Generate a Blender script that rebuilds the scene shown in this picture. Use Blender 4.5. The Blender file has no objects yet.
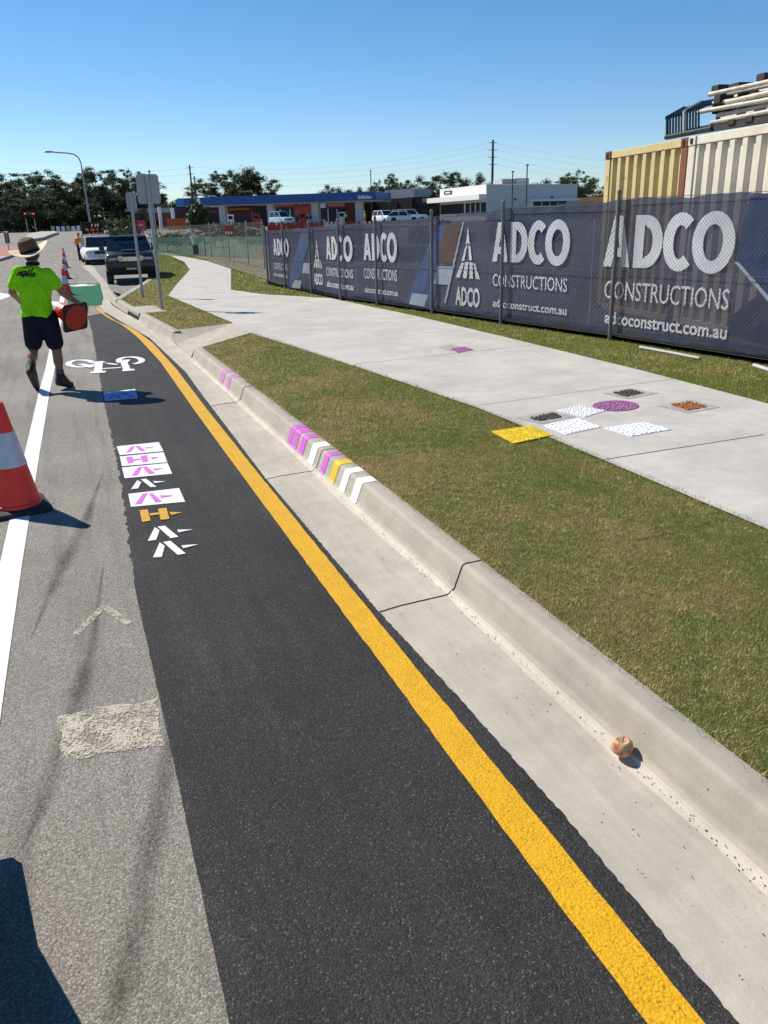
import bpy, bmesh, math, random
import numpy as np
from mathutils import Vector, Matrix
random.seed(7); rng = np.random.default_rng(7)
S = bpy.context.scene
C = S.collection
R = math.radians
PI = math.pi

# ------------------------------------------------------------------ camera (measured from the photograph)
YAW, PITCH, ROLL, FPX, EYE = -0.350492, 0.343697, R(1.5), 810.0, 1.7
ca, sa, cp, sp, cr, sr = math.cos(YAW), math.sin(YAW), math.cos(PITCH), math.sin(PITCH), math.cos(ROLL), math.sin(ROLL)
r0 = Vector((ca, sa, 0)); u0 = Vector((-sa*sp, ca*sp, cp)); f0 = Vector((-sa*cp, ca*cp, -sp))
right = cr*r0 - sr*u0; up = sr*r0 + cr*u0
cam = bpy.data.cameras.new('camera'); co = bpy.data.objects.new('camera', cam); C.objects.link(co)
M = Matrix((right, up, -f0)).transposed().to_4x4(); M.translation = (0, 0, EYE); co.matrix_world = M
cam.sensor_fit = 'VERTICAL'; cam.sensor_height = 36; cam.lens = FPX/1024*36
cam.clip_start = .05; cam.clip_end = 6000
S.camera = co

def ray(px, py):
    x, y = px-384, py-512
    d = right*(x/FPX) - up*(y/FPX) + f0
    return d
def gp(px, py, z=0.0):                       # a point on the level z (metres, measured once from the photograph)
    d = ray(px, py); t = (z-EYE)/d.z
    return Vector((d.x*t, d.y*t, z))
def P(px, py, D):                            # a point at level distance D
    d = ray(px, py); t = D/math.hypot(d.x, d.y)
    return Vector((d.x*t, d.y*t, EYE+d.z*t))
def onY(px, py, Y):
    d = ray(px, py); t = Y/d.y
    return Vector((d.x*t, Y, EYE+d.z*t))
def sm(t): t = max(0, min(1, t)); return t*t*(3-2*t)
def gz(Y): return 1.5*sm((Y-42)/60)

# ------------------------------------------------------------------ helpers
def tag(o, label=None, cat=None, group=None, kind=None):
    if label: o['label'] = label
    if cat: o['category'] = cat
    if group: o['group'] = group
    if kind: o['kind'] = kind
    return o
def thing(name, label, cat, loc=(0,0,0), rz=0, group=None):
    o = bpy.data.objects.new(name, None); C.objects.link(o); o.empty_display_size = .2
    o.location = loc; o.rotation_euler = (0,0,rz); tag(o, label, cat, group)
    return o
def kids(o): return [c for c in bpy.data.objects if c.parent == o]
def dup(root, loc, rz=None, label=None, group=None, scale=None, cat=None):
    r = root.copy(); C.objects.link(r); r.location = loc
    if rz is not None: r.rotation_euler = (0,0,rz)
    if label: r['label'] = label
    if group: r['group'] = group
    if cat: r['category'] = cat
    if scale: r.scale = scale if hasattr(scale, '__len__') else (scale,)*3
    for ch in kids(root):
        c = ch.copy(); C.objects.link(c); c.parent = r
        for g in kids(ch):
            d = g.copy(); C.objects.link(d); d.parent = c
    return r

class MB:
    def __init__(s): s.v = []; s.f = []; s.m = []
    def add(s, vs, fs, mi=0):
        b = len(s.v); s.v += [tuple(v) for v in vs]
        s.f += [tuple(i+b for i in f) for f in fs]; s.m += [mi]*len(fs); return s
    def box(s, c, d, rz=0, rot=None, mi=0, bev=0):
        hx, hy, hz = d[0]/2, d[1]/2, d[2]/2
        m = rot if rot is not None else Matrix.Rotation(rz, 3, 'Z')
        c = Vector(c)
        if bev <= 0:
            vs = [c + m@Vector((x*hx, y*hy, z*hz)) for x in (-1,1) for y in (-1,1) for z in (-1,1)]
            s.add(vs, [(0,1,3,2),(4,6,7,5),(0,4,5,1),(2,3,7,6),(0,2,6,4),(1,5,7,3)], mi)
        else:
            b = min(bev, hx*.9, hy*.9, hz*.9)
            bm = bmesh.new(); bmesh.ops.create_cube(bm, size=1)
            for v in bm.verts: v.co = Vector((v.co.x*2*hx, v.co.y*2*hy, v.co.z*2*hz))
            bmesh.ops.bevel(bm, geom=bm.edges[:], offset=b, segments=2, affect='EDGES', profile=.6)
            bm.verts.index_update()
            s.add([c+m@v.co for v in bm.verts], [[v.index for v in f.verts] for f in bm.faces], mi); bm.free()
        return s
    def tube(s, p0, p1, ra, rb=None, n=10, cap=True, mi=0):
        p0, p1 = Vector(p0), Vector(p1); rb = ra if rb is None else rb
        d = (p1-p0).normalized(); a = d.orthogonal().normalized(); b = d.cross(a)
        vs = []
        for p, r in ((p0, ra), (p1, rb)):
            for k in range(n):
                t = 2*PI*k/n; vs.append(p + (a*math.cos(t)+b*math.sin(t))*r)
        fs = [(k, (k+1)%n, n+(k+1)%n, n+k) for k in range(n)]
        if cap: fs += [tuple(range(n-1,-1,-1)), tuple(range(n, 2*n))]
        s.add(vs, fs, mi); return s
    def path(s, pts, r, n=8, mi=0):
        for a, b in zip(pts[:-1], pts[1:]): s.tube(a, b, r if not callable(r) else r(a), r if not callable(r) else r(b), n, True, mi)
        return s
    def lathe(s, prof, n=24, c=(0,0,0), m=None, mi=0, cap=True):
        c = Vector(c); m = m or Matrix.Identity(3); vs = []
        for r, z in prof:
            for k in range(n):
                t = 2*PI*k/n; vs.append(c + m@Vector((r*math.cos(t), r*math.sin(t), z)))
        fs = []
        for i in range(len(prof)-1):
            for k in range(n):
                fs.append((i*n+k, i*n+(k+1)%n, (i+1)*n+(k+1)%n, (i+1)*n+k))
        if cap: fs += [tuple(range(n-1,-1,-1)), tuple(range((len(prof)-1)*n, len(prof)*n))]
        s.add(vs, fs, mi); return s
    def sphere(s, c, r, nu=12, nv=8, m=None, mi=0):
        r = r if hasattr(r, '__len__') else (r, r, r); c = Vector(c); m = m or Matrix.Identity(3)
        vs = [c+m@Vector((0,0,-r[2]))]
        for j in range(1, nv):
            t = -PI/2+PI*j/nv
            for k in range(nu):
                a = 2*PI*k/nu; vs.append(c+m@Vector((r[0]*math.cos(t)*math.cos(a), r[1]*math.cos(t)*math.sin(a), r[2]*math.sin(t))))
        vs.append(c+m@Vector((0,0,r[2]))); fs = []
        for k in range(nu): fs.append((0, 1+(k+1)%nu, 1+k))
        for j in range(nv-2):
            for k in range(nu):
                a = 1+j*nu; fs.append((a+k, a+(k+1)%nu, a+nu+(k+1)%nu, a+nu+k))
        a = 1+(nv-2)*nu
        for k in range(nu): fs.append((a+k, a+(k+1)%nu, len(vs)-1))
        s.add(vs, fs, mi); return s
    def loft(s, secs, mi=0, closed=True):
        n = len(secs[0]); vs = [p for q in secs for p in q]; fs = []
        for i in range(len(secs)-1):
            for k in range(n): fs.append((i*n+k, i*n+(k+1)%n, (i+1)*n+(k+1)%n, (i+1)*n+k))
        if closed: fs += [tuple(range(n-1,-1,-1)), tuple(range((len(secs)-1)*n, len(secs)*n))]
        s.add(vs, fs, mi); return s
    def prism(s, poly, z0, z1, mi=0):        # poly: list of xy
        n = len(poly); vs = [(p[0], p[1], z0) for p in poly]+[(p[0], p[1], z1) for p in poly]
        fs = [tuple(range(n-1,-1,-1)), tuple(range(n, 2*n))]+[(k, (k+1)%n, n+(k+1)%n, n+k) for k in range(n)]
        s.add(vs, fs, mi); return s
    def quad(s, a, b, c, d, mi=0): s.add([a,b,c,d], [(0,1,2,3)], mi); return s
    def poly(s, pts, mi=0): s.add(pts, [tuple(range(len(pts)))], mi); return s
    def stroke(s, pts, w, z, mi=0):          # flat ribbon on the ground
        pts = [Vector((p[0], p[1])) for p in pts]; L = []; Q = []
        for i, p in enumerate(pts):
            a = pts[max(i-1,0)]; b = pts[min(i+1,len(pts)-1)]; d = (b-a).normalized(); nrm = Vector((-d.y, d.x))
            ww = w(i) if callable(w) else w
            L.append(p+nrm*ww/2); Q.append(p-nrm*ww/2)
        for i in range(len(pts)-1):
            zz = z
            s.add([(Q[i].x,Q[i].y,zz),(Q[i+1].x,Q[i+1].y,zz),(L[i+1].x,L[i+1].y,zz),(L[i].x,L[i].y,zz)], [(0,1,2,3)], mi)
        return s
    def build(s, name, mats, parent=None, smooth=False, world=True, fix=True):
        me = bpy.data.meshes.new(name)
        me.from_pydata(s.v, [], s.f)
        mats = mats if isinstance(mats, (list, tuple)) else [mats]
        for m in mats: me.materials.append(m)
        if len(mats) > 1: me.polygons.foreach_set('material_index', s.m)
        if fix and len(s.v) < 60000:
            bm = bmesh.new(); bm.from_mesh(me); bmesh.ops.remove_doubles(bm, verts=bm.verts, dist=1e-6)
            bmesh.ops.recalc_face_normals(bm, faces=bm.faces); bm.to_mesh(me); bm.free()
        if smooth:
            me.polygons.foreach_set('use_smooth', [True]*len(me.polygons))
            try: me.set_sharp_from_angle(angle=R(40))
            except Exception: pass
        me.update()
        o = bpy.data.objects.new(name, me); C.objects.link(o)
        if parent: o.parent = parent
        return o
def flat_up(o):                              # make sheet normals point up
    bm = bmesh.new(); bm.from_mesh(o.data)
    for f in bm.faces:
        if f.normal.z < 0: f.normal_flip()
    bm.to_mesh(o.data); bm.free(); return o
def W2L(o, p):                               # world point to a thing's own frame
    q = Vector(p)-o.location; return Matrix.Rotation(-o.rotation_euler.z, 3, 'Z')@q
def local(mb, o):
    mb.v = [tuple(W2L(o, v)) for v in mb.v]; return mb

# ------------------------------------------------------------------ materials
class NT:
    def __init__(s, name):
        s.m = bpy.data.materials.new(name); s.m.use_nodes = True; s.t = s.m.node_tree
        s.b = s.t.nodes['Principled BSDF']; s.out = s.t.nodes['Material Output']; s.co = None
    def n(s, typ, **kw):
        nd = s.t.nodes.new(typ)
        for k, v in kw.items():
            if k.startswith('i_'):
                key = k[2:].replace('_', ' '); s.set(nd.inputs[int(key) if key.isdigit() else key], v)
            else: setattr(nd, k, v)
        return nd
    def set(s, sock, v):
        if isinstance(v, bpy.types.NodeSocket): s.t.links.new(v, sock)
        else:
            if hasattr(sock.default_value, '__len__') and hasattr(v, '__len__') and len(v) == 3 and len(sock.default_value) == 4: v = (*v, 1)
            sock.default_value = v
    def coord(s):
        if s.co is None: s.co = s.n('ShaderNodeNewGeometry').outputs['Position'] if s.world else s.n('ShaderNodeTexCoord').outputs['Object']
        return s.co
    world = False
    def noise(s, scale, detail=4, rough=.6, vec=None, dist=0):
        return s.n('ShaderNodeTexNoise', i_Vector=vec or s.coord(), i_Scale=scale, i_Detail=detail, i_Roughness=rough, i_Distortion=dist).outputs['Fac']
    def voro(s, scale, feat='F1', vec=None, rnd=1):
        return s.n('ShaderNodeTexVoronoi', feature=feat, i_Vector=vec or s.coord(), i_Scale=scale, i_Randomness=rnd)
    def ramp(s, fac, stops):
        nd = s.n('ShaderNodeValToRGB', i_Fac=fac); e = nd.color_ramp.elements
        while len(e) < len(stops): e.new(.5)
        for el, (p, c) in zip(e, stops): el.position = p; el.color = (c,c,c,1) if not hasattr(c, '__len__') else (*c, 1)
        return nd.outputs['Color']
    def mix(s, fac, a, b, mode='MIX'):
        nd = s.n('ShaderNodeMix', data_type='RGBA', blend_type=mode)
        s.set(nd.inputs['Factor'], fac); s.set(nd.inputs['A'], a); s.set(nd.inputs['B'], b)
        return nd.outputs['Result']
    def mapr(s, v, a, b, c=0, d=1): return s.n('ShaderNodeMapRange', i_Value=v, i_1=a, i_2=b, i_3=c, i_4=d).outputs[0]
    def math(s, op, a, b=0, clamp=False):
        nd = s.n('ShaderNodeMath', operation=op, use_clamp=clamp); s.set(nd.inputs[0], a); s.set(nd.inputs[1], b); return nd.outputs[0]
    def bump(s, h, strength=.5, dist=.01, prev=None):
        nd = s.n('ShaderNodeBump', i_Height=h, i_Strength=strength, i_Distance=dist)
        if prev is not None: s.set(nd.inputs['Normal'], prev)
        return nd.outputs['Normal']
    def fin(s, col, rough=.8, normal=None, metal=0, spec=None):
        s.set(s.b.inputs['Base Color'], col); s.set(s.b.inputs['Roughness'], rough); s.set(s.b.inputs['Metallic'], metal)
        if normal is not None: s.set(s.b.inputs['Normal'], normal)
        if spec is not None: s.set(s.b.inputs['Specular IOR Level'], spec)
        return s.m
def simple(name, col, rough=.6, metal=0, var=.18, scale=6, bump=0, spec=None):
    t = NT(name); f = t.noise(scale, 6, .65)
    c1 = tuple(x*(1-var) for x in col); c2 = tuple(min(1, x*(1+var)) for x in col)
    c = t.ramp(f, [(.3, c1), (.7, c2)])
    nrm = t.bump(t.noise(scale*8, 3), bump, .004) if bump else None
    rr = t.mapr(t.noise(scale*3, 3), .3, .7, max(0, rough-.08), min(1, rough+.08))
    return t.fin(c, rr, nrm, metal, spec)
def emit(name, col, st):
    t = NT(name); t.set(t.b.inputs['Base Color'], col); t.set(t.b.inputs['Emission Color'], col); t.b.inputs['Emission Strength'].default_value = st; return t.m

def m_old_road():
    t = NT('old_road_asphalt'); t.world = True
    v = t.voro(190)
    grain = t.ramp(t.n('ShaderNodeSeparateColor', i_Color=v.outputs['Color']).outputs[0], [(0,(.185,.167,.143)),(.35,(.262,.240,.208)),(.75,(.322,.298,.260)),(1,(.45,.42,.372))])
    fine = t.ramp(t.noise(320, 2, .7), [(.3,.72),(.7,1.22)])
    c = t.mix(1, grain, fine, 'MULTIPLY')
    gap = t.ramp(v.outputs['Distance'], [(.35,1),(.8,.5)])
    c = t.mix(.6, c, gap, 'MULTIPLY')
    big = t.ramp(t.noise(.7, 5, .6), [(.3,.80),(.7,1.12)])
    c = t.mix(1, c, big, 'MULTIPLY')
    # tyre scuffs running along the road
    mp = t.n('ShaderNodeMapping', i_Vector=t.coord()); mp.inputs['Scale'].default_value = (6, .35, 1); mp.inputs['Rotation'].default_value = (0,0,R(-5))
    st = t.ramp(t.noise(1.2, 5, .6, mp.outputs['Vector']), [(.32,.66),(.5,1.0),(.75,1.05)])
    c = t.mix(.8, c, st, 'MULTIPLY')
    h = t.math('SUBTRACT', 1, v.outputs['Distance'])
    n1 = t.bump(h, .5, .004); n2 = t.bump(t.noise(75, 5, .7), .55, .006, n1)
    return t.fin(c, .88, n2, spec=.3)
def m_new_asphalt():
    t = NT('new_black_asphalt'); t.world = True
    v = t.voro(210)
    grain = t.ramp(t.n('ShaderNodeSeparateColor', i_Color=v.outputs['Color']).outputs[0], [(0,(.016,.0155,.015)),(.6,(.031,.030,.029)),(.94,(.044,.043,.041)),(1,(.105,.10,.095))])
    c = t.mix(1, grain, t.ramp(t.noise(.9, 6, .65), [(.3,.75),(.7,1.35)]), 'MULTIPLY')
    mp = t.n('ShaderNodeMapping', i_Vector=t.coord()); mp.inputs['Scale'].default_value = (5, .3, 1)
    c = t.mix(.5, c, t.ramp(t.noise(1.5, 4, .6, mp.outputs['Vector']), [(.35,.75),(.65,1.3)]), 'MULTIPLY')
    n1 = t.bump(t.math('SUBTRACT', 1, v.outputs['Distance']), .7, .003); n2 = t.bump(t.noise(340, 3, .7), .5, .002, n1)
    return t.fin(c, t.mapr(t.noise(200, 2), .3, .7, .7, .9), n2, spec=.25)
def m_concrete(name, col, specks=.5, streak=0):
    t = NT(name); t.world = True
    c1 = tuple(x*.80 for x in col); c2 = tuple(min(1,x*1.10) for x in col)
    c = t.ramp(t.noise(1.6, 7, .62), [(.28, c1), (.72, c2)])
    c = t.mix(.9, c, t.ramp(t.noise(9, 5, .6), [(.3,.90),(.7,1.06)]), 'MULTIPLY')
    c = t.mix(.8, c, t.ramp(t.noise(120, 3, .7), [(.25,.88),(.7,1.07)]), 'MULTIPLY')
    if streak:
        mp = t.n('ShaderNodeMapping', i_Vector=t.coord()); mp.inputs['Scale'].default_value = (.6, 30, 30) if streak == 1 else ((30, .8, 1) if streak == 2 else (9, .5, 1))
        c = t.mix(.7, c, t.ramp(t.noise(3, 4, .6, mp.outputs['Vector']), [(.3,.86),(.7,1.07)]), 'MULTIPLY')
    if specks:
        v = t.voro(34); s1 = t.math('LESS_THAN', v.outputs['Distance'], .13)
        pick = t.math('GREATER_THAN', t.n('ShaderNodeSeparateColor', i_Color=v.outputs['Color']).outputs[1], 1-.16*specks*2)
        clus = t.ramp(t.noise(3.5, 4), [(.42,0),(.6,1)])
        k = t.math('MULTIPLY', t.math('MULTIPLY', s1, pick), clus)
        c = t.mix(t.math('MULTIPLY', k, .8), c, (.06,.05,.04))
    n = t.bump(t.noise(160, 4, .7), .35, .002); n = t.bump(t.noise(14, 4, .6), .15, .006, n)
    return t.fin(c, .82, n, spec=.3)
def m_paint(name, col, wear=.35, wearcol=(.05,.05,.05), scale=70, rough=.55):
    t = NT(name); t.world = True
    c = t.ramp(t.noise(8, 5), [(.3, tuple(x*.88 for x in col)), (.7, tuple(min(1,x*1.04) for x in col))])
    w = t.math('MULTIPLY', t.ramp(t.noise(scale, 4, .75), [(.62-.14*wear,0),(.74-.1*wear,1)]), t.ramp(t.noise(5, 4), [(.25,.35),(.7,1)]))
    c = t.mix(t.math('MULTIPLY', w, min(1, wear*2)), c, wearcol)
    n = t.bump(t.voro(120).outputs['Distance'], .45, .004)
    return t.fin(c, rough, n, spec=.12 if rough > .7 else .3)
def m_turf():
    t = NT('turf'); t.world = True
    g = t.ramp(t.noise(35, 4, .7), [(.25,(.06,.075,.018)),(.5,(.13,.155,.036)),(.75,(.25,.23,.075))])
    d = t.ramp(t.noise(2.2, 5, .65), [(.42,0),(.68,1)])
    c = t.mix(d, g, t.ramp(t.noise(60, 4, .7), [(.3,(.12,.082,.032)),(.7,(.38,.28,.125))]))
    return t.fin(c, .95, t.bump(t.noise(90, 4, .8), 1, .02), spec=.1)
def m_blades():
    t = NT('grass_blades'); t.world = True
    r = t.n('ShaderNodeAttribute', attribute_name='rnd').outputs['Fac']
    green = t.ramp(r, [(0,(.105,.150,.020)),(.6,(.245,.30,.052)),(1,(.45,.44,.11))])
    straw = t.ramp(r, [(0,(.34,.24,.075)),(.6,(.66,.50,.22)),(1,(.84,.68,.38))])
    d = t.math('ADD', t.math('ADD', t.math('MULTIPLY', t.noise(1.6, 4, .6), .55), t.math('MULTIPLY', t.noise(9, 5, .75), .45)), t.math('MULTIPLY', t.math('SUBTRACT', r, .5), .24))
    px_ = t.n('ShaderNodeSeparateXYZ', i_Vector=t.coord()).outputs['X']
    d = t.math('ADD', d, t.mapr(px_, 1.7, 3.3, .050, -.085))
    c = t.mix(t.ramp(d, [(.465,0),(.565,1)]), green, straw)
    c = t.mix(.85, c, t.ramp(t.noise(17, 4, .7), [(.30,.5),(.66,1.38)]), 'MULTIPLY')
    tr = t.n('ShaderNodeBsdfTranslucent', i_Color=c)
    t.fin(c, .75, spec=.2)
    ms = t.n('ShaderNodeMixShader', i_Fac=.25); t.t.links.new(t.b.outputs[0], ms.inputs[1]); t.t.links.new(tr.outputs[0], ms.inputs[2])
    t.t.links.new(ms.outputs[0], t.out.inputs['Surface'])
    return t.m
def m_leaf(name, c1, c2):
    t = NT(name); t.world = True
    c = t.ramp(t.noise(.6, 5, .7), [(.3, c1), (.7, c2)])
    c = t.mix(.8, c, t.ramp(t.n('ShaderNodeAttribute', attribute_name='rnd').outputs['Fac'], [(0,.55),(1,1.5)]), 'MULTIPLY')
    tr = t.n('ShaderNodeBsdfTranslucent', i_Color=c); t.fin(c, .6, spec=.3)
    ms = t.n('ShaderNodeMixShader', i_Fac=.2); t.t.links.new(t.b.outputs[0], ms.inputs[1]); t.t.links.new(tr.outputs[0], ms.inputs[2])
    t.t.links.new(ms.outputs[0], t.out.inputs['Surface']); return t.m
def m_banner(name, col, alpha, bs=.5):
    t = NT(name); t.world = True
    c = t.ramp(t.noise(1.4, 5, .6), [(.3, tuple(x*.8 for x in col)), (.7, tuple(min(1,x*1.2) for x in col))])
    c = t.mix(.5, c, t.ramp(t.noise(60, 2), [(.3,.8),(.7,1.2)]), 'MULTIPLY')
    t.fin(c, .75, t.bump(t.noise(3.0, 3, .5, None, .6), bs, .06), spec=.25)
    tb = t.n('ShaderNodeBsdfTransparent'); ms = t.n('ShaderNodeMixShader', i_Fac=alpha)
    t.t.links.new(t.b.outputs[0], ms.inputs[1]); t.t.links.new(tb.outputs[0], ms.inputs[2]); t.t.links.new(ms.outputs[0], t.out.inputs['Surface'])
    return t.m
def m_rust(name, col, rust=.45):
    t = NT(name)
    c = t.ramp(t.noise(2.5, 5), [(.3, tuple(x*.85 for x in col)), (.7, tuple(min(1,x*1.1) for x in col))])
    k = t.ramp(t.noise(4, 8, .75), [(.72-rust*.3,0),(.80-rust*.25,1)])
    c = t.mix(k, c, t.ramp(t.noise(25, 4), [(.3,(.10,.035,.012)),(.7,(.26,.10,.035))]))
    return t.fin(c, .65, t.bump(t.noise(30, 4), .2, .004))

OLD = m_old_road(); NEW = m_new_asphalt()
CONC = m_concrete('gutter_concrete', (.455,.415,.345), .8, 3); KERB = m_concrete('kerb_concrete', (.435,.395,.325), .15, 2)
PATH = m_concrete('footpath_concrete', (.50,.475,.43), .06)
TURF = m_turf(); BLADE = m_blades()
YEL = m_paint('yellow_line_paint', (.70,.38,.006), .72, (.10,.055,.012), 120)
WHT = m_paint('white_line_paint', (.80,.80,.79), .18, (.3,.29,.27)); WHTC = m_paint('white_box_paint', (.80,.79,.80), .42, (.16,.16,.16))
MAG = m_paint('magenta_paint', (.64,.150,.58), .3, (.7,.55,.7), 60); MAGK = m_paint('kerb_magenta_paint', (.56,.13,.53), .22, (.6,.4,.55), 60)
YST = m_paint('amber_stencil_paint', (.62,.33,.03), .4, (.2,.12,.03)); YKERB = m_paint('kerb_yellow_paint', (.70,.50,.03), .2, (.5,.4,.2)); WKERB = m_paint('kerb_white_paint', (.84,.84,.82), .15, (.5,.48,.45))
GREENL = m_paint('green_lane_paint', (.022,.135,.070), .3, (.05,.10,.07), 20, .9)
def m_ghost():
    t = NT('worn_cream_paint'); t.world = True
    c = t.ramp(t.noise(60, 5, .7), [(.3,(.48,.43,.34)),(.7,(.70,.63,.51))]); t.fin(c, .9, t.bump(t.voro(125).outputs['Distance'], .8, .005), spec=.2)
    f = t.ramp(t.math('ADD', t.noise(95, 5, .75), t.math('MULTIPLY', t.math('SUBTRACT', t.noise(11, 4, .7), .5), .7)), [(.40,0),(.56,1)])
    tb = t.n('ShaderNodeBsdfTransparent'); ms = t.n('ShaderNodeMixShader', i_Fac=t.math('MULTIPLY', f, .85))
    t.t.links.new(tb.outputs[0], ms.inputs[1]); t.t.links.new(t.b.outputs[0], ms.inputs[2]); t.t.links.new(ms.outputs[0], t.out.inputs['Surface']); return t.m
GHOST = m_ghost()
DIRT = NT('dirt'); DIRT.world = True
DIRT = DIRT.fin(DIRT.mix(DIRT.ramp(DIRT.noise(.05, 5), [(.4,0),(.6,1)]), DIRT.ramp(DIRT.noise(3, 6, .7), [(.3,(.09,.068,.045)),(.7,(.20,.16,.115))]), DIRT.ramp(DIRT.noise(2, 6), [(.3,(.07,.075,.03)),(.7,(.17,.15,.07))])), .95)
POSTM = simple('weathered_post_steel', (.16,.155,.15), .6, .2, .2, 10)
STEEL = simple('galvanised_steel', (.34,.35,.36), .45, .7, .15, 12); GREYM = simple('grey_paint_metal', (.30,.30,.31), .5, .3)
SIGNBACK = simple('sign_back_aluminium', (.36,.35,.36), .5, .35, .08, 5)
WIRE = simple('fence_wire', (.11,.113,.12), .55, .4)
BLACKR = simple('black_rubber', (.018,.018,.019), .75); BLACKP = simple('black_paint', (.012,.013,.016), .25, 0, .1, 3, spec=.6)
DARK = simple('dark_interior', (.012,.012,.013), .8); GLASS = simple('dark_glass', (.012,.016,.020), .08, 0, .1, 3, spec=.8)
ORANGE = simple('cone_orange_red', (.90,.032,.014), .42, 0, .14, 9); BAND = simple('reflective_band', (.55,.56,.62), .35, .15, .12, 14)
WHITE = simple('white_paint_metal', (.78,.78,.77), .4, 0, .06, 3); SHOPGL = simple('shop_glass', (.015,.017,.020), .35, 0, .2, 2, spec=.3); CHROME = simple('chrome', (.6,.6,.62), .15, 1)
SKIN = simple('skin', (.30,.145,.085), .55, 0, .12, 9)
def m_cloth(name, col):
    t = NT(name); c = t.ramp(t.noise(7, 5), [(.3, tuple(x*.84 for x in col)), (.7, tuple(min(1,x*1.05) for x in col))])
    mp = t.n('ShaderNodeMapping', i_Vector=t.coord()); mp.inputs['Scale'].default_value = (9, 9, 4); mp.inputs['Rotation'].default_value = (0, R(28), 0)
    return t.fin(c, .85, t.bump(t.noise(1.1, 3, .5, mp.outputs['Vector'], 1.2), .9, .05), spec=.15)
LIME = m_cloth('lime_hi_vis_cloth', (.30,.80,.012)); NAVY = m_cloth('navy_cloth', (.012,.015,.030))
STRAW = simple('straw_hat', (.70,.57,.39), .85, 0, .15, 40, .3); BROWNH = simple('brown_hat_crown', (.10,.058,.034), .85, 0, .2, 30, .3); BOOT = simple('dark_boot_leather', (.022,.018,.015), .65)
HAIR = simple('dark_hair', (.03,.02,.012), .7); SOCK = simple('grey_sock', (.10,.10,.11), .9)
HIORG = simple('orange_hi_vis_cloth', (.75,.22,.02), .8); HIYEL = simple('yellow_hi_vis_cloth', (.62,.72,.02), .8)
LEAF1 = m_leaf('gum_leaves', (.046,.064,.028), (.128,.150,.066)); LEAF2 = m_leaf('dark_leaves', (.032,.046,.021), (.088,.106,.044)); LEAF3 = m_leaf('shrub_leaves', (.05,.065,.02), (.12,.125,.045))
BARK = simple('pale_bark', (.22,.19,.16), .85, 0, .3, 2); TIMBER = simple('grey_timber', (.30,.25,.19), .8, 0, .3, 5)
BLUE = simple('canopy_blue', (.010,.085,.30), .4, 0, .08, 2); MAROON = simple('maroon_fascia', (.085,.014,.010), .6); REDP = simple('red_panel', (.45,.035,.025), .45); RENDERW = simple('white_render', (.76,.75,.74), .7, 0, .05, 1)
GREYW = simple('grey_wall', (.40,.40,.42), .7); BROWNW = simple('dark_brown_wall', (.035,.026,.022), .8); ORSKIP = simple('orange_skip_paint', (.60,.14,.035), .6, 0, .25, 4); GREENBOX = simple('dark_green_box', (.02,.04,.025), .5)
PINK = simple('hot_pink_sign', (.75,.03,.12), .5); AMBER = emit('amber_leds', (1,.22,.05), .55); LEDW = emit('white_leds', (1,.75,.55), .5)

# ------------------------------------------------------------------ ground, road, lanes, paths
def sheet_rect(name, x0, x1, ys, mat, z, kind='structure'):
    m = MB()
    for a, b in zip(ys[:-1], ys[1:]):
        m.add([(x0,a,z+gz(a)),(x1,a,z+gz(a)),(x1,b,z+gz(b)),(x0,b,z+gz(b))], [(0,1,2,3)])
    o = flat_up(m.build(name, mat)); tag(o, kind=kind); return o
YS = [-40,0,20,40]+[40+k*5 for k in range(1,14)]+[130,260,600,2500]
g = sheet_rect('ground', -2500, 2500, YS, DIRT, -.06)
road = sheet_rect('road', -70, 4.6, [-12,0,20,40]+[40+k*5 for k in range(1,14)]+[130,205], OLD, 0)
cross = sheet_rect('cross_road', -160, 20, [110,160,205], OLD, .005)
site = MB(); FENCE_XY = [(5.10,22.75),(5.34,17.0),(5.62,15.43),(5.90,13.59),(6.20,11.35),(6.58,9.17),(6.75,7.6),(6.86,6.6),(7.03,4.6),(7.2,2.6)]
pts = [(x+.25,y) for x,y in FENCE_XY]
site.poly([(p[0],p[1],.185) for p in pts]+[(90,2.6,.185),(90,60,.185),(7.2,60,.185)])
so = flat_up(site.build('site_ground', DIRT)); tag(so, kind='structure')

def ragged(pts, amp, step=.04):             # subdivide an edge and jitter it sideways, for worn asphalt edges
    out = []
    for a, b in zip(pts[:-1], pts[1:]):
        a, b = Vector(a), Vector(b); n = max(1, int((b-a).length/step)); d = (b-a).normalized(); nr = Vector((-d.y, d.x))
        for k in range(n): out.append(a.lerp(b, k/n) + nr*amp*(random.random()-.5))
    out.append(Vector(pts[-1])); return out
def strip(L, Rr, name, mat, z, kind='structure'):
    # fill between two polylines of (x,y)
    bm = bmesh.new()
    vs = [bm.verts.new((p[0],p[1],z)) for p in L] + [bm.verts.new((p[0],p[1],z)) for p in reversed(Rr)]
    f = bm.faces.new(vs); bmesh.ops.triangulate(bm, faces=[f], ngon_method='EAR_CLIP')
    me = bpy.data.meshes.new(name); bm.to_mesh(me); bm.free(); me.materials.append(mat)
    o = bpy.data.objects.new(name, me); C.objects.link(o); flat_up(o)
    if kind: tag(o, kind=kind)
    return o
# new black asphalt: bike lane
bl_L = ragged([(.11,-1),(.10,2.5),(.09,4.05)], .003)[:-1] + ragged([(.09,4.05),(.13,5.3),(.15,6.4),(.16,9.0),(.20,11.9),(.25,15.8),(.25,18.4)], .022, .03)
bl_R = ragged([(1.155,-1),(1.16,.9),(1.17,1.7),(1.155,2.4),(1.125,3.2),(1.11,5.5),(1.165,9),(1.195,10.3),(1.10,14.0),(.83,16.9),(.64,19.0)], .006, .016)
strip(bl_L, bl_R, 'bike_lane', NEW, .003)
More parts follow.
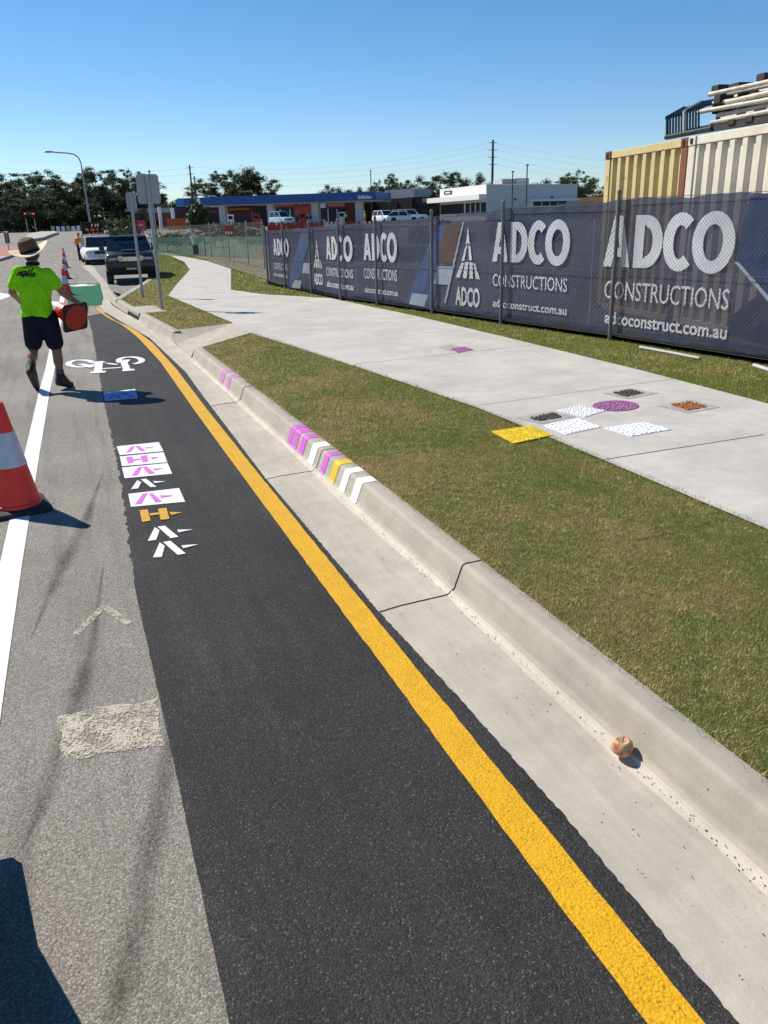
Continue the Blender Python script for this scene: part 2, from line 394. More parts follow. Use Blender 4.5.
# gutter + kerb swept profile
def koff(y): return -.09*sm((y-5)/6.5)
prof = [(1.06,.001),(1.30,.0085),(1.40,.010),(1.455,.015),(1.495,.032),(1.515,.052),(1.565,.130),(1.578,.146),(1.60,.155),(1.63,.158),(1.755,.160),(1.762,.155),(1.762,.0)]
def sweep(profile, ys, name, mat, gap=None, xfun=koff, cap=False):
    m = MB(); n = len(profile)
    for i, y in enumerate(ys):
        for j, (x, z) in enumerate(profile): m.v.append((x+(xfun(y) if j > 1 else 0), y, z))
    for i in range(len(ys)-1):
        for j in range(n-1): m.f.append((i*n+j, i*n+j+1, (i+1)*n+j+1, (i+1)*n+j)); m.m.append(0)
    if cap:
        for i in (0, len(ys)-1): m.f.append(tuple(i*n+j for j in range(n))); m.m.append(0)
    return m.build(name, mat, smooth=True)
gut = prof[:5]; krb = prof[4:]
def gutx(y): return koff(y)
JOINTS = [3.2, 5.47, 8.15]
ys = [-2+.25*k for k in range(54)]; ys = [y for y in ys if y <= 11.3]+[11.3]
# gutter runs on past the crossing, kerb stops at the crossing
def gl(y): 
    T = [(-2,1.15),(.9,1.155),(1.7,1.165),(2.4,1.15),(3.2,1.12),(5.5,1.105),(9,1.16),(10.3,1.19),(14,1.09),(16.9,.80),(19.0,.61),(21,.58),(24,.75)]
    for (a,xa),(b,xb) in zip(T[:-1],T[1:]):
        if a <= y <= b: return xa+(xb-xa)*(y-a)/(b-a)
    return T[-1][1]
def gr(y):
    T = [(-2,1.54),(1,1.525),(2,1.513),(3.2,1.503),(5,1.482),(6.4,1.464),(8.5,1.437),(11.4,1.40),(13.5,1.36),(15.3,1.24),(18.2,1.0),(20.2,.84),(21.5,.86),(23.0,1.0)]
    for (a,xa),(b,xb) in zip(T[:-1],T[1:]):
        if a <= y <= b: return xa+(xb-xa)*(y-a)/(b-a)
    return T[-1][1]
m = MB(); gy = [-2+.2*k for k in range(125)]; gy = [y for y in gy if y <= 22.8]
fr = [(0,-.004),(.30,.006),(.93,.009),(.972,.015),(1,.029)]
for y in gy:
    a, b = gl(y), gr(y)
    for t, z in fr: m.v.append((a+(b-a)*t, y, z+.004))
for i in range(len(gy)-1):
    for j in range(4): m.f.append((i*5+j,i*5+j+1,(i+1)*5+j+1,(i+1)*5+j)); m.m.append(0)
tag(flat_up(m.build('gutter', CONC, smooth=True)), kind='structure')
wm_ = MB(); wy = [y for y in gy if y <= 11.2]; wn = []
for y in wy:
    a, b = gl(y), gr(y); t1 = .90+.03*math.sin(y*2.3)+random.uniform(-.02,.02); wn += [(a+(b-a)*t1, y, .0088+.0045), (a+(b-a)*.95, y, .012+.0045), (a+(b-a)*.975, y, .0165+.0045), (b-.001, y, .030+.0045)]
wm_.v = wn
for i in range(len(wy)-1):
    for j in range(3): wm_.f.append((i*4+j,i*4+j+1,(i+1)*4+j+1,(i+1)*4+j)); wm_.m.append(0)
tag(flat_up(wm_.build('pale_foot_strip', m_concrete('pale_foot_strip', (.56,.515,.43), .2))), kind='structure')  # paler concrete strip along the kerb foot
kp = [(0,.030),(.009,.033),(.017,.041),(.021,.053),(.0217,.056),(.0525,.137),(.0535,.140),(.058,.149),(.067,.156),(.076,.159),(.080,.1592),(.158,.161),(.166,.157),(.166,-.02)]
def kerb_sweep(path, name, cap=True):
    m = MB(); n = len(kp)
    for i, p in enumerate(path):
        a = Vector(path[max(0,i-1)]); b = Vector(path[min(len(path)-1,i+1)]); d = (b-a).normalized(); nr = Vector((d.y, -d.x))
        for o_, z in kp: m.v.append((p[0]+nr.x*o_, p[1]+nr.y*o_, z))
    for i in range(len(path)-1):
        for j in range(n-1): m.f.append((i*n+j,i*n+j+1,(i+1)*n+j+1,(i+1)*n+j)); m.m.append(0)
    if cap:
        for i in (0, len(path)-1): m.f.append(tuple(i*n+j for j in range(n))); m.m.append(0)
    return tag(m.build(name, KERB, smooth=True), kind='structure')
kerb_sweep([(gr(y), y) for y in ys], 'kerb')
# expansion joints in gutter and kerb
jm = MB()
for y in JOINTS:
    a, b = gl(y), gr(y); prev = None
    line = [(a+(b-a)*t, y-.02*(1-t), z+.0065) for t, z in fr] + [(b+o_-.002, y, z+.0025) for o_, z in kp[1:12]]
    for p, q in zip(line[:-1], line[1:]):
        w = .0042 if y < 6 else .008
        jm.add([(p[0],p[1]-w,p[2]),(p[0],p[1]+w,p[2]),(q[0],q[1]+w,q[2]),(q[0],q[1]-w,q[2])], [(0,1,2,3)])
tag(jm.build('kerb_joint', DARK), kind='structure')
# island kerb beyond the crossing with a gully pit
k1 = [gp(171,340,.03), gp(160,333.5,.03), gp(148,326.5,.03), gp(138,320.3,.03)]
k2 = [gp(127,313.5,.03), gp(121,309.8,.03), gp(113,304,.03), gp(108,299,.03), gp(106,295,.03)]
def dense(pts, n=5):
    out = []
    for a, b in zip(pts[:-1], pts[1:]):
        for k in range(n): out.append((a.lerp(b,k/n).x, a.lerp(b,k/n).y))
    out.append((pts[-1].x, pts[-1].y)); return out
kerb_sweep(dense(k1), 'kerb'); kerb_sweep(dense(k2), 'kerb')
a, b = Vector(dense(k1)[-1]), Vector(dense(k2)[0]); dd = (b-a).normalized(); nr = Vector((dd.y,-dd.x)); mid = (a+b)/2; ang = math.atan2(dd.y, dd.x); Lg = (b-a).length
pit = thing('storm_drain', 'kerb inlet drain with black opening under a concrete lintel at the grass island', 'drain', (mid.x, mid.y, 0), ang)
MB().box((0,-.30,.127), (Lg-.01,.56,.075), bev=.012).build('lintel', CONC, pit); MB().box((0,-.14,.05), (Lg-.01,.2,.085)).build('opening', DARK, pit)

# footpath, crossing, verges
def wp(l, z=.155): return [(gp(x,y,z).x, gp(x,y,z).y) for x, y in l]
pL = [(3.20,-1),(3.18,4.0),(3.18,5.0),(3.16,6.2),(2.92,8.6),(2.70,10.5)]+wp([(250,333.5)])
farL = wp([(236,323),(200,309.5),(168,296),(178,283),(190,270),(184,262),(170,256),(150,251.5)])
farR = wp([(160,251.8),(185,257),(215,262.5),(231,268),(231,290),(262,294.5),(330,298.5)])
pR = [(5.50,13.2),(5.52,10),(5.50,7),(5.42,5.2),(5.38,3),(5.35,-1)]
strip(pL+wp([(233,323.5)])+farL[1:], list(reversed(farR+pR)), 'footpath', PATH, .164)
# crossing ramp from gutter up to the path, with flared wings up to both kerb ends
cm = MB()
q = wp([(203,345.5),(250,333.5),(233,323.5),(174,330.5)])
kb = Vector(dense(k1)[0]); n0 = Vector((gr(11.3), 11.3)); d01 = (kb-n0).normalized()
loA, loB = n0+d01*.55, kb-d01*.55
hiA, hiB = Vector(q[1]), Vector(q[2])
nA = n0+Vector((.166,0)); kA = Vector(q[3])
def pan(m, pts): m.poly([(p[0],p[1],z) for p,z in pts])
pan(cm, [(loA,.036),(hiA,.163),(hiB,.163),(loB,.036)])
n5 = n0+Vector((.060,0)); k5 = kb+(kA-kb).normalized()*.060
pan(cm, [(n5,.154),(nA,.1605),(hiA,.163),(loA,.0365)]); pan(cm, [(loB,.0365),(hiB,.163),(kA,.1605),(k5,.154)])
o_ = flat_up(cm.build('ramp', CONC)); tag(o_, kind='structure')
wm = MB(); wm.poly([(loA.x,loA.y,.0365),(n0.x-.004,n0.y-.004,.030),(n5.x,n5.y,.154)]); wm.poly([(loB.x,loB.y,.0365),(k5.x,k5.y,.154),(kb.x,kb.y,.030)]); tag(wm.build('ramp_wing', KERB), kind='structure')
# turf sheets
verge_poly = [(gr(y)+.160,y) for y in (-1,1,2,3.2,5,6.4,8.5,11.28)]+[q[1]]+[(2.70,10.5),(2.92,8.6),(3.16,6.2),(3.18,5.0),(3.18,4.0),(3.20,-1)]
tag(strip(verge_poly[:8], list(reversed(verge_poly[8:])), 'verge', TURF, .157), kind='structure')
isl_px = [(174,330),(143.5,316.5),(143,314),(149,309.5),(146,306.5),(128,305),(118,300.5),(117.7,299.5),(148,281.5),(155,273.5),(152,262),(147,251)]
def off_line(pts, d):
    out = []
    for i, p in enumerate(pts):
        a = Vector(pts[max(0,i-1)]); b = Vector(pts[min(len(pts)-1,i+1)]); e = (b-a).normalized(); out.append((p[0]+e.y*d, p[1]-e.x*d))
    return out
_k1, _k2 = off_line(dense(k1),.166), off_line(dense(k2),.166)
_pa, _pb = off_line([_k1[-1],_k2[0]], .34)
isl_poly = [q[3]]+_k1[2:]+[_pa,_pb]+_k2[1:-2]+wp([(118,300.2),(148,281.5),(155,273.5),(152,262),(147,251)]); isl_r = wp([(233,323.5),(200,309.5),(168,296),(178,283),(190,270),(184,262),(170,256),(150,251)])
tag(strip(isl_poly, isl_r, 'grass_island', TURF, .156), kind='structure')
fv_R = [(x-.02,y) for x,y in FENCE_XY]
fv_L = list(reversed(pR))+list(reversed(farR))
fside = [(5.35,-1)]+list(reversed(pR))[1:]+list(reversed(farR))
fence_far = wp([(262,266),(238,262),(212,257.5),(185,252),(160,247.5)])
tag(strip([(7.6,-1)]+list(reversed(FENCE_XY)) + fence_far, fside, 'fence_verge', TURF, .157), kind='structure')
# concrete strip between the green lane and the parking bay, parking kerb
stp = strip(wp([(104,300),(100,283.5),(90,273),(80,265),(74,256),(70,246)], .01), wp([(116,300),(107,283),(97,272),(90,262),(82,252),(76,244)], .01), 'concrete_strip', CONC, .012)
pk = [gp(150,280.5,.03), gp(140,286.5,.03), gp(128,293.5,.03), gp(118,299,.03)]
m = MB()
kline = wp([(117,300),(148,281.2),(157,272.5),(155,264),(148,252)])
m.stroke(kline, .16, .166); flat_up(m.build('kerb', KERB))['kind'] = 'structure'
# green bike lane patches
for k, pxs in enumerate([[(67.5,306),(112,304.5),(100,283.5),(67.3,283.5)], [(67,265),(81,264.5),(76,255),(66.3,255)], [(65,246),(74,246),(72,240),(64,240)]]):
    w = wp(pxs, .008); strip(w[:2], [w[3], w[2]], 'green_lane_patch', GREENL, .008)
# footpath joints
jm = MB()
for (a, b), w in zip([tuple(wp([(591,461.5),(764,434.5)], .165)),((3.17,6.28),(5.47,6.5)),((2.93,8.9),(5.52,9.2)),((3.2,12.9),(5.5,12.4))], (.009,.006,.008,.01)):
    jm.stroke([a,b], w, .1665)
tag(flat_up(jm.build('footpath_joint', simple('joint_grey', (.16,.15,.135), .9))), kind='structure')

# traffic island on the left with red paving, and the white median
def far_ground(px, py):                       # meet the rising ground
    d = ray(px, py); t = 1.0
    for k in range(4000):
        t = 20+k*.1; p = Vector((0,0,EYE))+d*(t/math.hypot(d.x,d.y))
        if p.z <= gz(p.y): return p
    return p
w = [far_ground(*p) for p in [(-60,274),(-20,266.5),(0,261.5),(12,257.5),(22,252.8),(24,249.5),(12,248.5),(-60,252)]]
isl = MB(); n = len(w); cx = sum(p.x for p in w)/n; cy = sum(p.y for p in w)/n
isl.add([(p.x,p.y,gz(p.y)-.05) for p in w]+[(p.x,p.y,gz(p.y)+.14) for p in w], [tuple(range(n,2*n))]+[(k,(k+1)%n,n+(k+1)%n,n+k) for k in range(n)]); tag(isl.build('traffic_island', CONC), kind='structure')
REDPAVE = simple('red_paving', (.36,.13,.095), .8)
ip = MB(); ip.poly([(cx+(p.x-cx)*.95, cy+(p.y-cy)*.90, gz(p.y)+.146) for p in w]); tag(flat_up(ip.build('island_paving', REDPAVE)), kind='structure')
w = [far_ground(*p) for p in [(34,241.5),(44,240),(52,236.5),(59,234.3),(54,233.3),(40,233.8),(28,236.5),(26,239)]]
mi = MB(); n = len(w)
mi.add([(p.x,p.y,gz(p.y)-.02) for p in w]+[(p.x,p.y,gz(p.y)+.22) for p in w], [tuple(range(n,2*n))]+[(k,(k+1)%n,n+(k+1)%n,n+k) for k in range(n)])
tag(mi.build('median_island', CONC), kind='structure')

# ------------------------------------------------------------------ grass blades (stuff)
def in_poly(xs, ys_, poly):
    ins = np.zeros(len(xs), bool); n = len(poly)
    for i in range(n):
        x1, y1 = poly[i][0], poly[i][1]; x2, y2 = poly[(i+1)%n][0], poly[(i+1)%n][1]
        c = ((y1 > ys_) != (y2 > ys_)) & (xs < (x2-x1)*(ys_-y1)/((y2-y1)+1e-12)+x1); ins ^= c
    return ins
def blades(name, poly, n_of, z, hfun, label=None, clump=None):
    # n_of: list of (y0, y1, density per m2, height, width)
    V = []; Rn = []
    xs0, xs1 = min(p[0] for p in poly), max(p[0] for p in poly)
    for (y0, y1, dens, h, wd) in n_of:
        n = int((xs1-xs0)*(y1-y0)*dens); x = rng.uniform(xs0, xs1, n); y = rng.uniform(y0, y1, n)
        if clump:
            nc = int(n/clump[0])+1; i_ = rng.integers(0, nc, n); cx_, cy_ = rng.uniform(xs0, xs1, nc), rng.uniform(y0, y1, nc)
            x = cx_[i_]+rng.normal(0, clump[1], n); y = cy_[i_]+rng.normal(0, clump[1], n)
        k = in_poly(x, y, poly); x, y = x[k], y[k]; n = len(x)
        a = rng.uniform(0, 2*PI, n); ln = h*rng.uniform(.4, 1.25, n); tilt = rng.uniform(.35, 1.35, n); w = wd*rng.uniform(.6, 1.3, n)
        dx, dy = np.cos(a), np.sin(a)
        b1 = np.stack([x-dy*w, y+dx*w, np.full(n, z-.003)], 1); b2 = np.stack([x+dy*w, y-dx*w, np.full(n, z-.003)], 1)
        tp = np.stack([x+dx*ln*np.sin(tilt), y+dy*ln*np.sin(tilt), z+ln*np.cos(tilt)], 1)
        V.append(np.stack([b1,b2,tp],1).reshape(-1,3)); Rn.append(np.repeat(rng.uniform(0,1,n),3))
    V = np.concatenate(V); Rn = np.concatenate(Rn); n = len(V)//3
    me = bpy.data.meshes.new(name); me.vertices.add(len(V)); me.vertices.foreach_set('co', V.ravel().astype(np.float32))
    me.loops.add(len(V)); me.loops.foreach_set('vertex_index', np.arange(len(V), dtype=np.int32))
    me.polygons.add(n); me.polygons.foreach_set('loop_start', np.arange(0, len(V), 3, dtype=np.int32)); me.polygons.foreach_set('loop_total', np.full(n, 3, np.int32))
    at = me.attributes.new('rnd', 'FLOAT', 'POINT'); at.data.foreach_set('value', Rn.astype(np.float32))
    me.update(); me.validate(); me.materials.append(BLADE)
    o = bpy.data.objects.new(name, me); C.objects.link(o); tag(o, kind='stuff')
    return o
vp = [(p[0]+.004 if p[0] < 2 else p[0]+.012, p[1]) for p in verge_poly]
seam = MB(); sp_ = [gp(x,y,.158) for x,y in ((634,540),(648,537),(664,534),(682,531.5),(700,525),(716,520))]
seam.stroke([(p.x,p.y) for p in sp_], lambda i: (.012,.022,.018,.012,.010,.004)[i], .1592)
tag(flat_up(seam.build('turf_seam', simple('bare_soil', (.085,.058,.034), .95))), kind='structure')
blades('grass', vp, [(1.2,4,1500,.028,.0011),(4,8,1100,.034,.0016),(8,12.5,700,.045,.0026)], .157, None, None, (26,.022))
edge_k = [(gr(y)+.135,y) for y in (1,2,3.2,5,6.4,8.5,11.2)]+[(gr(y)+.185,y) for y in (11.2,8.5,6.4,5,3.2,2,1)]
blades('grass', edge_k, [(1,4,9000,.034,.0012),(4,11,5000,.036,.0018)], .158, None)
edge_p = [(3.17,1),(3.155,5),(3.13,6.2),(2.89,8.6),(2.67,10.5),(2.45,12.4),(2.51,12.4),(2.73,10.5),(2.95,8.6),(3.19,6.2),(3.215,5),(3.23,1)]
blades('grass', edge_p, [(2.5,6,9000,.036,.0014),(6,12.4,4000,.04,.0022)], .158, None)
blades('grass', vp, [(1.2,3.2,52000,.0145,.0009),(3.2,5.5,32000,.017,.0012),(5.5,8.5,11000,.022,.0020),(8.5,12.9,6000,.026,.0028)], .157, None)
fvp = [(7.0,4.6)]+list(reversed(FENCE_XY[:-2])) + fence_far + list(reversed(fside))
blades('grass', [(7.05,4.0)]+list(reversed(FENCE_XY[:9]))+fence_far+list(reversed(fside)), [(4.5,9,9000,.030,.0022),(9,14,4500,.036,.0032),(14,24,900,.05,.007),(24,56,160,.07,.016)], .157, None)
blades('grass', isl_poly+list(reversed(isl_r)), [(13,22,2600,.04,.0045),(22,50,500,.05,.010)], .156, None)

# ------------------------------------------------------------------ painted lines and stencils
def marking(name, label, cat='road marking', group=None): return thing(name, label, cat, (0,0,0), 0, group)
def solo(o, label, cat, group=None): return tag(o, label, cat, group)
yl = ragged([(.975,-1),(.972,1.0),(.968,3.8),(.968,6.2)], .004, .05)[:-1]+[Vector(p) for p in [(.97,8),(.99,11.3),(.93,14),(.87,15.2),(.78,16.5),(.64,17.6),(.53,19),(.475,20)]]
yr = ragged([(1.092,-1),(1.090,1.0),(1.088,3.8),(1.085,6.2)], .004, .05)[:-1]+[Vector(p) for p in [(1.09,8),(1.115,10.6),(1.085,13.2),(1.0,14.8),(.90,15.9),(.74,17.0),(.61,18.6),(.54,20.4)]]
o = strip(yl, yr, 'edge_line', YEL, .0065, None); solo(o, 'long yellow painted line along the concrete gutter', 'road marking')
wl = [(-.53,-1),(-.525,3),(-.515,4.4),(-.48,7),(-.44,9.7),(-.40,11.4)]+wp([(64.6,285),(65,270),(64.2,255),(62,242)], .01)
o = flat_up(MB().stroke(wl, .115, .0035).build('lane_line', WHT)); solo(o, 'long white painted lane line passing under the cones and the walking man', 'road marking')
for (a, b), lab in zip([((0,267),(6,266)),((9,265),(14,263.5)),((17,262),(21,260))], ['white lane dash touching the left edge beside the man','white lane dash in the middle of three left of the hat','white lane dash nearest the hat brim']):
    p, q_ = gp(*a), gp(*b); o = flat_up(MB().stroke([p,q_], .22, .0035).build('lane_dash', WHT)); solo(o, lab, 'road marking', 'white lane dashes left of the man')
gw = wp([(-8,291),(12,294.5),(8,297),(0,299.5),(-8,299)], .009); o = flat_up(MB().poly([(x,y,.0035) for x,y in gw]).build('give_way_arrow', WHT)); solo(o, 'white painted arrow end at the left edge of the road beside the man', 'road marking')

def ppoly(mb, pxs, z, ox, oy, sc, mi=0):
    mb.poly([tuple(gp(ox+x/sc, oy+y/sc, z)) for x, y in pxs], mi)
SX = (110, 430, 7.68)
rows = [
 ('stencil_mark','white painted box with magenta chevron stencil, farthest of the row of test markings',[(50,125),(375,92),(410,162),(75,193)],MAG,[[(122,173),(162,127),(190,124),(158,166)],[(193,124),(222,122),(272,157),(232,160)],[(262,134),(345,128),(278,140)]]),
 ('stencil_mark','white painted box with magenta H stencil, between two chevron boxes',[(75,203),(412,170),(440,247),(92,278)],MAG,[[(122,208),(168,203),(182,248),(138,256)],[(232,198),(284,193),(292,240),(248,246)],[(176,226),(234,218),(236,226),(178,234)],[(310,209),(372,208),(324,222)]]),
 ('stencil_mark','white painted box with magenta chevron stencil just nearer than the H box',[(92,288),(442,253),(478,335),(112,370)],MAG,[[(165,351),(215,286),(246,282),(212,346)],[(252,290),(276,276),(345,330),(296,337)],[(328,296),(415,292),(340,306)]]),
 ('stencil_mark','small bare white chevron stencil between two white boxes with magenta chevrons',None,WHTC,[[(162,453),(210,385),(240,402),(216,448)],[(236,378),(278,374),(358,436),(312,439)],[(330,392),(430,394),(342,407)]]),
 ('stencil_mark','largest white painted box with magenta chevron, standing apart and nearest of the boxes',[(140,490),(530,445),(577,550),(160,590)],MAG,[[(192,570),(250,490),(288,483),(242,564)],[(298,490),(326,483),(396,546),(346,553)],[(380,500),(488,502),(390,518)]]),
 ('stencil_mark','amber yellow H stencil with pointer painted straight on black asphalt',None,YST,[[(228,616),(290,608),(312,696),(246,706)],[(368,604),(434,597),(456,682),(390,690)],[(304,640),(372,632),(376,648),(310,656)],[(452,628),(556,632),(474,652)]]),
 ('stencil_mark','white chevron stencil on black asphalt just nearer than the amber H',None,WHTC,[[(290,852),(344,745),(380,770),(356,842)],[(365,742),(422,735),(526,820),(466,830)],[(516,765),(640,763),(526,785)]]),
 ('stencil_mark','white chevron stencil nearest the camera in the row on black asphalt',None,WHTC,[[(330,978),(382,862),(420,890),(398,974)],[(408,860),(462,850),(582,948),(520,958)],[(550,885),(682,877),(560,908)]]),
]
for nm, lab, box, mt, gl_ in rows:
    t = marking(nm, lab, 'stencil test mark', 'row of painted stencil tests on the bike lane')
    if box:
        b = MB(); ppoly(b, box, .006, *SX); flat_up(b.build('painted_box', WHTC, t))
    s_ = MB()
    for k, pl in enumerate(gl_): ppoly(s_, pl, .0080+.0003*k, *SX)
    flat_up(s_.build('stencil_glyph', mt, t))
SHADEDW = m_paint('shadow_tinted_white_paint', (.34,.35,.62), .3, (.5,.4,.6), 30); VIO = m_paint('violet_paint', (.20,.09,.42), .3, (.3,.3,.5), 30)  # first paint: white box with the man's shadow put into its colour as blue
t = marking('stencil_mark', "blue violet painted panel lying in the walking man's shadow", 'stencil test mark')
SB = (60, 345, 7.68)
b = MB(); ppoly(b, [(332,365),(578,338),(600,408),(345,432)], .006, *SB); flat_up(b.build('painted_box', SHADEDW, t))
b = MB(); ppoly(b, [(332,364),(577,337),(581,350),(335,376)], .0082, *SB); flat_up(b.build('lit_edge', WHTC, t))  # sunlit strip of the same white box, left white in the colour
s_ = MB()
for k, pl in enumerate([[(375,412),(398,384),(420,382),(400,410)],[(420,388),(440,380),(476,402),(450,405)],[(470,372),(530,366),(535,376),(474,381)],[(520,392),(560,380),(566,392),(530,402)]]): ppoly(s_, pl, .0088+.0003*k, *SB)
flat_up(s_.build('stencil_glyph', VIO, t))
# bicycle symbols
def pstroke(mb, pxs, w, z, S3): mb.stroke([gp(S3[0]+x/S3[2], S3[1]+y/S3[2], z) for x, y in pxs], w, z)
def arc(cx, cy, rx, ry, a0, a1, n=20): return [(cx+rx*math.cos(R(a0+(a1-a0)*k/n)), cy+ry*math.sin(R(a0+(a1-a0)*k/n))) for k in range(n+1)]
bk = MB(); z = .0065
pstroke(bk, arc(160,142,95,27,15,345), .085, z, SB)
pstroke(bk, arc(540,118,88,27,-215,75), .085, z+.0004, SB)
for k, (ln, w_) in enumerate([([(300,125),(292,205)], .10), ([(232,211),(352,204)], .13), ([(515,112),(492,138),(515,188)], .09), ([(478,196),(572,188)], .12), ([(330,181),(468,172)], .07), ([(358,139),(440,150)], .06), ([(255,140),(345,128)], .10), ([(160,145),(250,170)], .09)]):
    pstroke(bk, ln, w_, z+.0008+.0004*k, SB)
o = flat_up(bk.build('bicycle_symbol', WHT)); solo(o, 'white painted bicycle symbol on the dark bike lane right of the walking man', 'road marking')
bk = MB(); S2_ = (60, 225, 7.68)
for k, ln in enumerate([[(65,463),(130,462)], [(120,466),(160,470)], [(150,460),(230,466)], [(215,463),(270,458)], [(135,457),(190,457)]]): pstroke(bk, ln, .35, .0125+.0004*k, S2_)
o = flat_up(bk.build('bicycle_symbol', WHT)); solo(o, 'far white bicycle symbol at the edge of the green lane patch', 'road marking')
bk = MB(); pstroke(bk, [(62,241),(145,240)], .6, .0125, S2_)
o = flat_up(bk.build('lane_bar', WHT)); solo(o, 'white cross bar between green lane patches beside the parked ute', 'road marking')
# ghost marks on the old road
gm = MB(); 
outer = ragged([(-.265,2.86),(.085,2.83)], .02)+ragged([(.085,2.83),(.085,2.52)], .02)+ragged([(.085,2.52),(-.255,2.56)], .02)+ragged([(-.255,2.56),(-.265,2.86)], .02)
gm.poly([(p.x,p.y,.0035) for p in outer]); o = flat_up(gm.build('worn_patch', GHOST)); solo(o, 'worn cream rectangle ground into the old asphalt at lower left', 'road marking')
gm = MB(); gm.stroke([(-.20,3.50),(-.075,3.74),(-.06,3.75)], .035, .0035); gm.stroke([(-.06,3.75),(.035,3.52)], .035, .0039)
o = flat_up(gm.build('worn_chevron', GHOST)); solo(o, 'faint worn pale chevron on the old asphalt above the cream rectangle', 'road marking')

def m_scuff():
    t = NT('tyre_scuff'); t.world = True; t.fin((.06,.053,.046), .85, spec=.2)
    f = t.math('MULTIPLY', t.ramp(t.noise(70, 5, .75), [(.30,0),(.75,1)]), t.ramp(t.noise(3, 4), [(.3,.25),(.6,1)]))
    tb = t.n('ShaderNodeBsdfTransparent'); ms = t.n('ShaderNodeMixShader', i_Fac=t.math('MULTIPLY', f, .24))
    t.t.links.new(tb.outputs[0], ms.inputs[1]); t.t.links.new(t.b.outputs[0], ms.inputs[2]); t.t.links.new(ms.outputs[0], t.out.inputs['Surface']); return t.m
SCUFF = m_scuff()
for pxs_, w_, lab in (([(172,655),(170,745),(160,800),(146,880),(128,960),(112,1024)], .055, 'dark tyre scuff running from the cream rectangle to the bottom edge on old asphalt'),([(104,560),(92,650),(62,745),(40,810),(22,850)], .05, 'dark tyre scuff left of the cream rectangle on old asphalt'),([(104,470),(86,520),(56,580),(30,640)], .07, 'broad faint tyre scuff between the big cone and the worn chevron')):
    pp = [gp(x,y) for x,y in pxs_]; sm2 = []
    for a_, b_ in zip(pp[:-1], pp[1:]): sm2 += [a_.lerp(b_, k/4) for k in range(4)]
    sm2.append(pp[-1]); m = MB()
    nn = len(sm2)
    for q5, wk in enumerate((1.7,1.2,.8,.45)):
        m.stroke([(p.x+random.uniform(-.002,.002),p.y) for p in sm2], lambda i: w_*wk*max(.03, min(1, i/6, (nn-1-i)/6+(.6 if pxs_[-1][1] > 1000 else 0))), .0012+.0004*q5)
    o = flat_up(m.build('tyre_mark', SCUFF)); solo(o, lab, 'tyre mark')
# kerb paint stripes (wrapped over the kerb)
def kerb_stripe(y0, y1, mt, label, lo=0, hi=11):
    m = MB(); pts = kp[lo:hi+1]
    sk = .0
    for (o1,z1),(o2,z2) in zip(pts[:-1], pts[1:]):
        a = [(gr(y0)+o1-.0025, y0, z1+.002),(gr(y0)+o2-.0025, y0, z2+.0025),(gr(y1)+o2-.0025, y1, z2+.0025),(gr(y1)+o1-.0025, y1, z1+.002)]
        m.add(a, [(0,1,2,3)])
    o = m.build('kerb_stripe', mt, smooth=True); solo(o, label, 'kerb paint', 'painted stripes across the kerb'); return o
def ky(px, py): # along-kerb position of a pixel on the kerb's top front edge
    d = ray(px, py); X = 1.575; t = X/d.x; return d.y*t
MAGF = m_paint('faded_magenta_paint', (.50,.22,.46), .5, (.45,.42,.38), 60)
S4 = (260, 400, 5.486)
def kpx(x, y):
    p = gp(S4[0]+x/S4[2], S4[1]+y/S4[2], .15); return p.y
for (xa,ya,xb,yb,mt,lab) in [(138,152,166,168,MAGK,'magenta kerb stripe, farthest of the group of three'),(178,172,206,190,MAGK,'middle magenta kerb stripe of the group of three'),(222,200,252,220,MAGK,'magenta kerb stripe beside the first white stripe'),
    (290,244,322,266,WKERB,'white kerb stripe on its own between two magenta stripes'),(350,300,384,316,MAGK,'dark outlined magenta kerb stripe next to the yellow one'),(405,340,440,362,YKERB,'yellow kerb stripe between magenta and white'),(470,386,506,408,WKERB,'white kerb stripe just past the yellow one'),(538,436,576,462,WKERB,'white kerb stripe nearest the camera')]:
    kerb_stripe(kpx(xb,yb), kpx(xa,ya), mt, lab)
kerb_stripe(8.75, 8.92, MAGF, 'faded pink kerb stripe by the far kerb joint, nearer of two', 1, 11); kerb_stripe(9.1, 9.32, MAGF, 'faded pink kerb stripe, farther of two near the far joint', 1, 11)

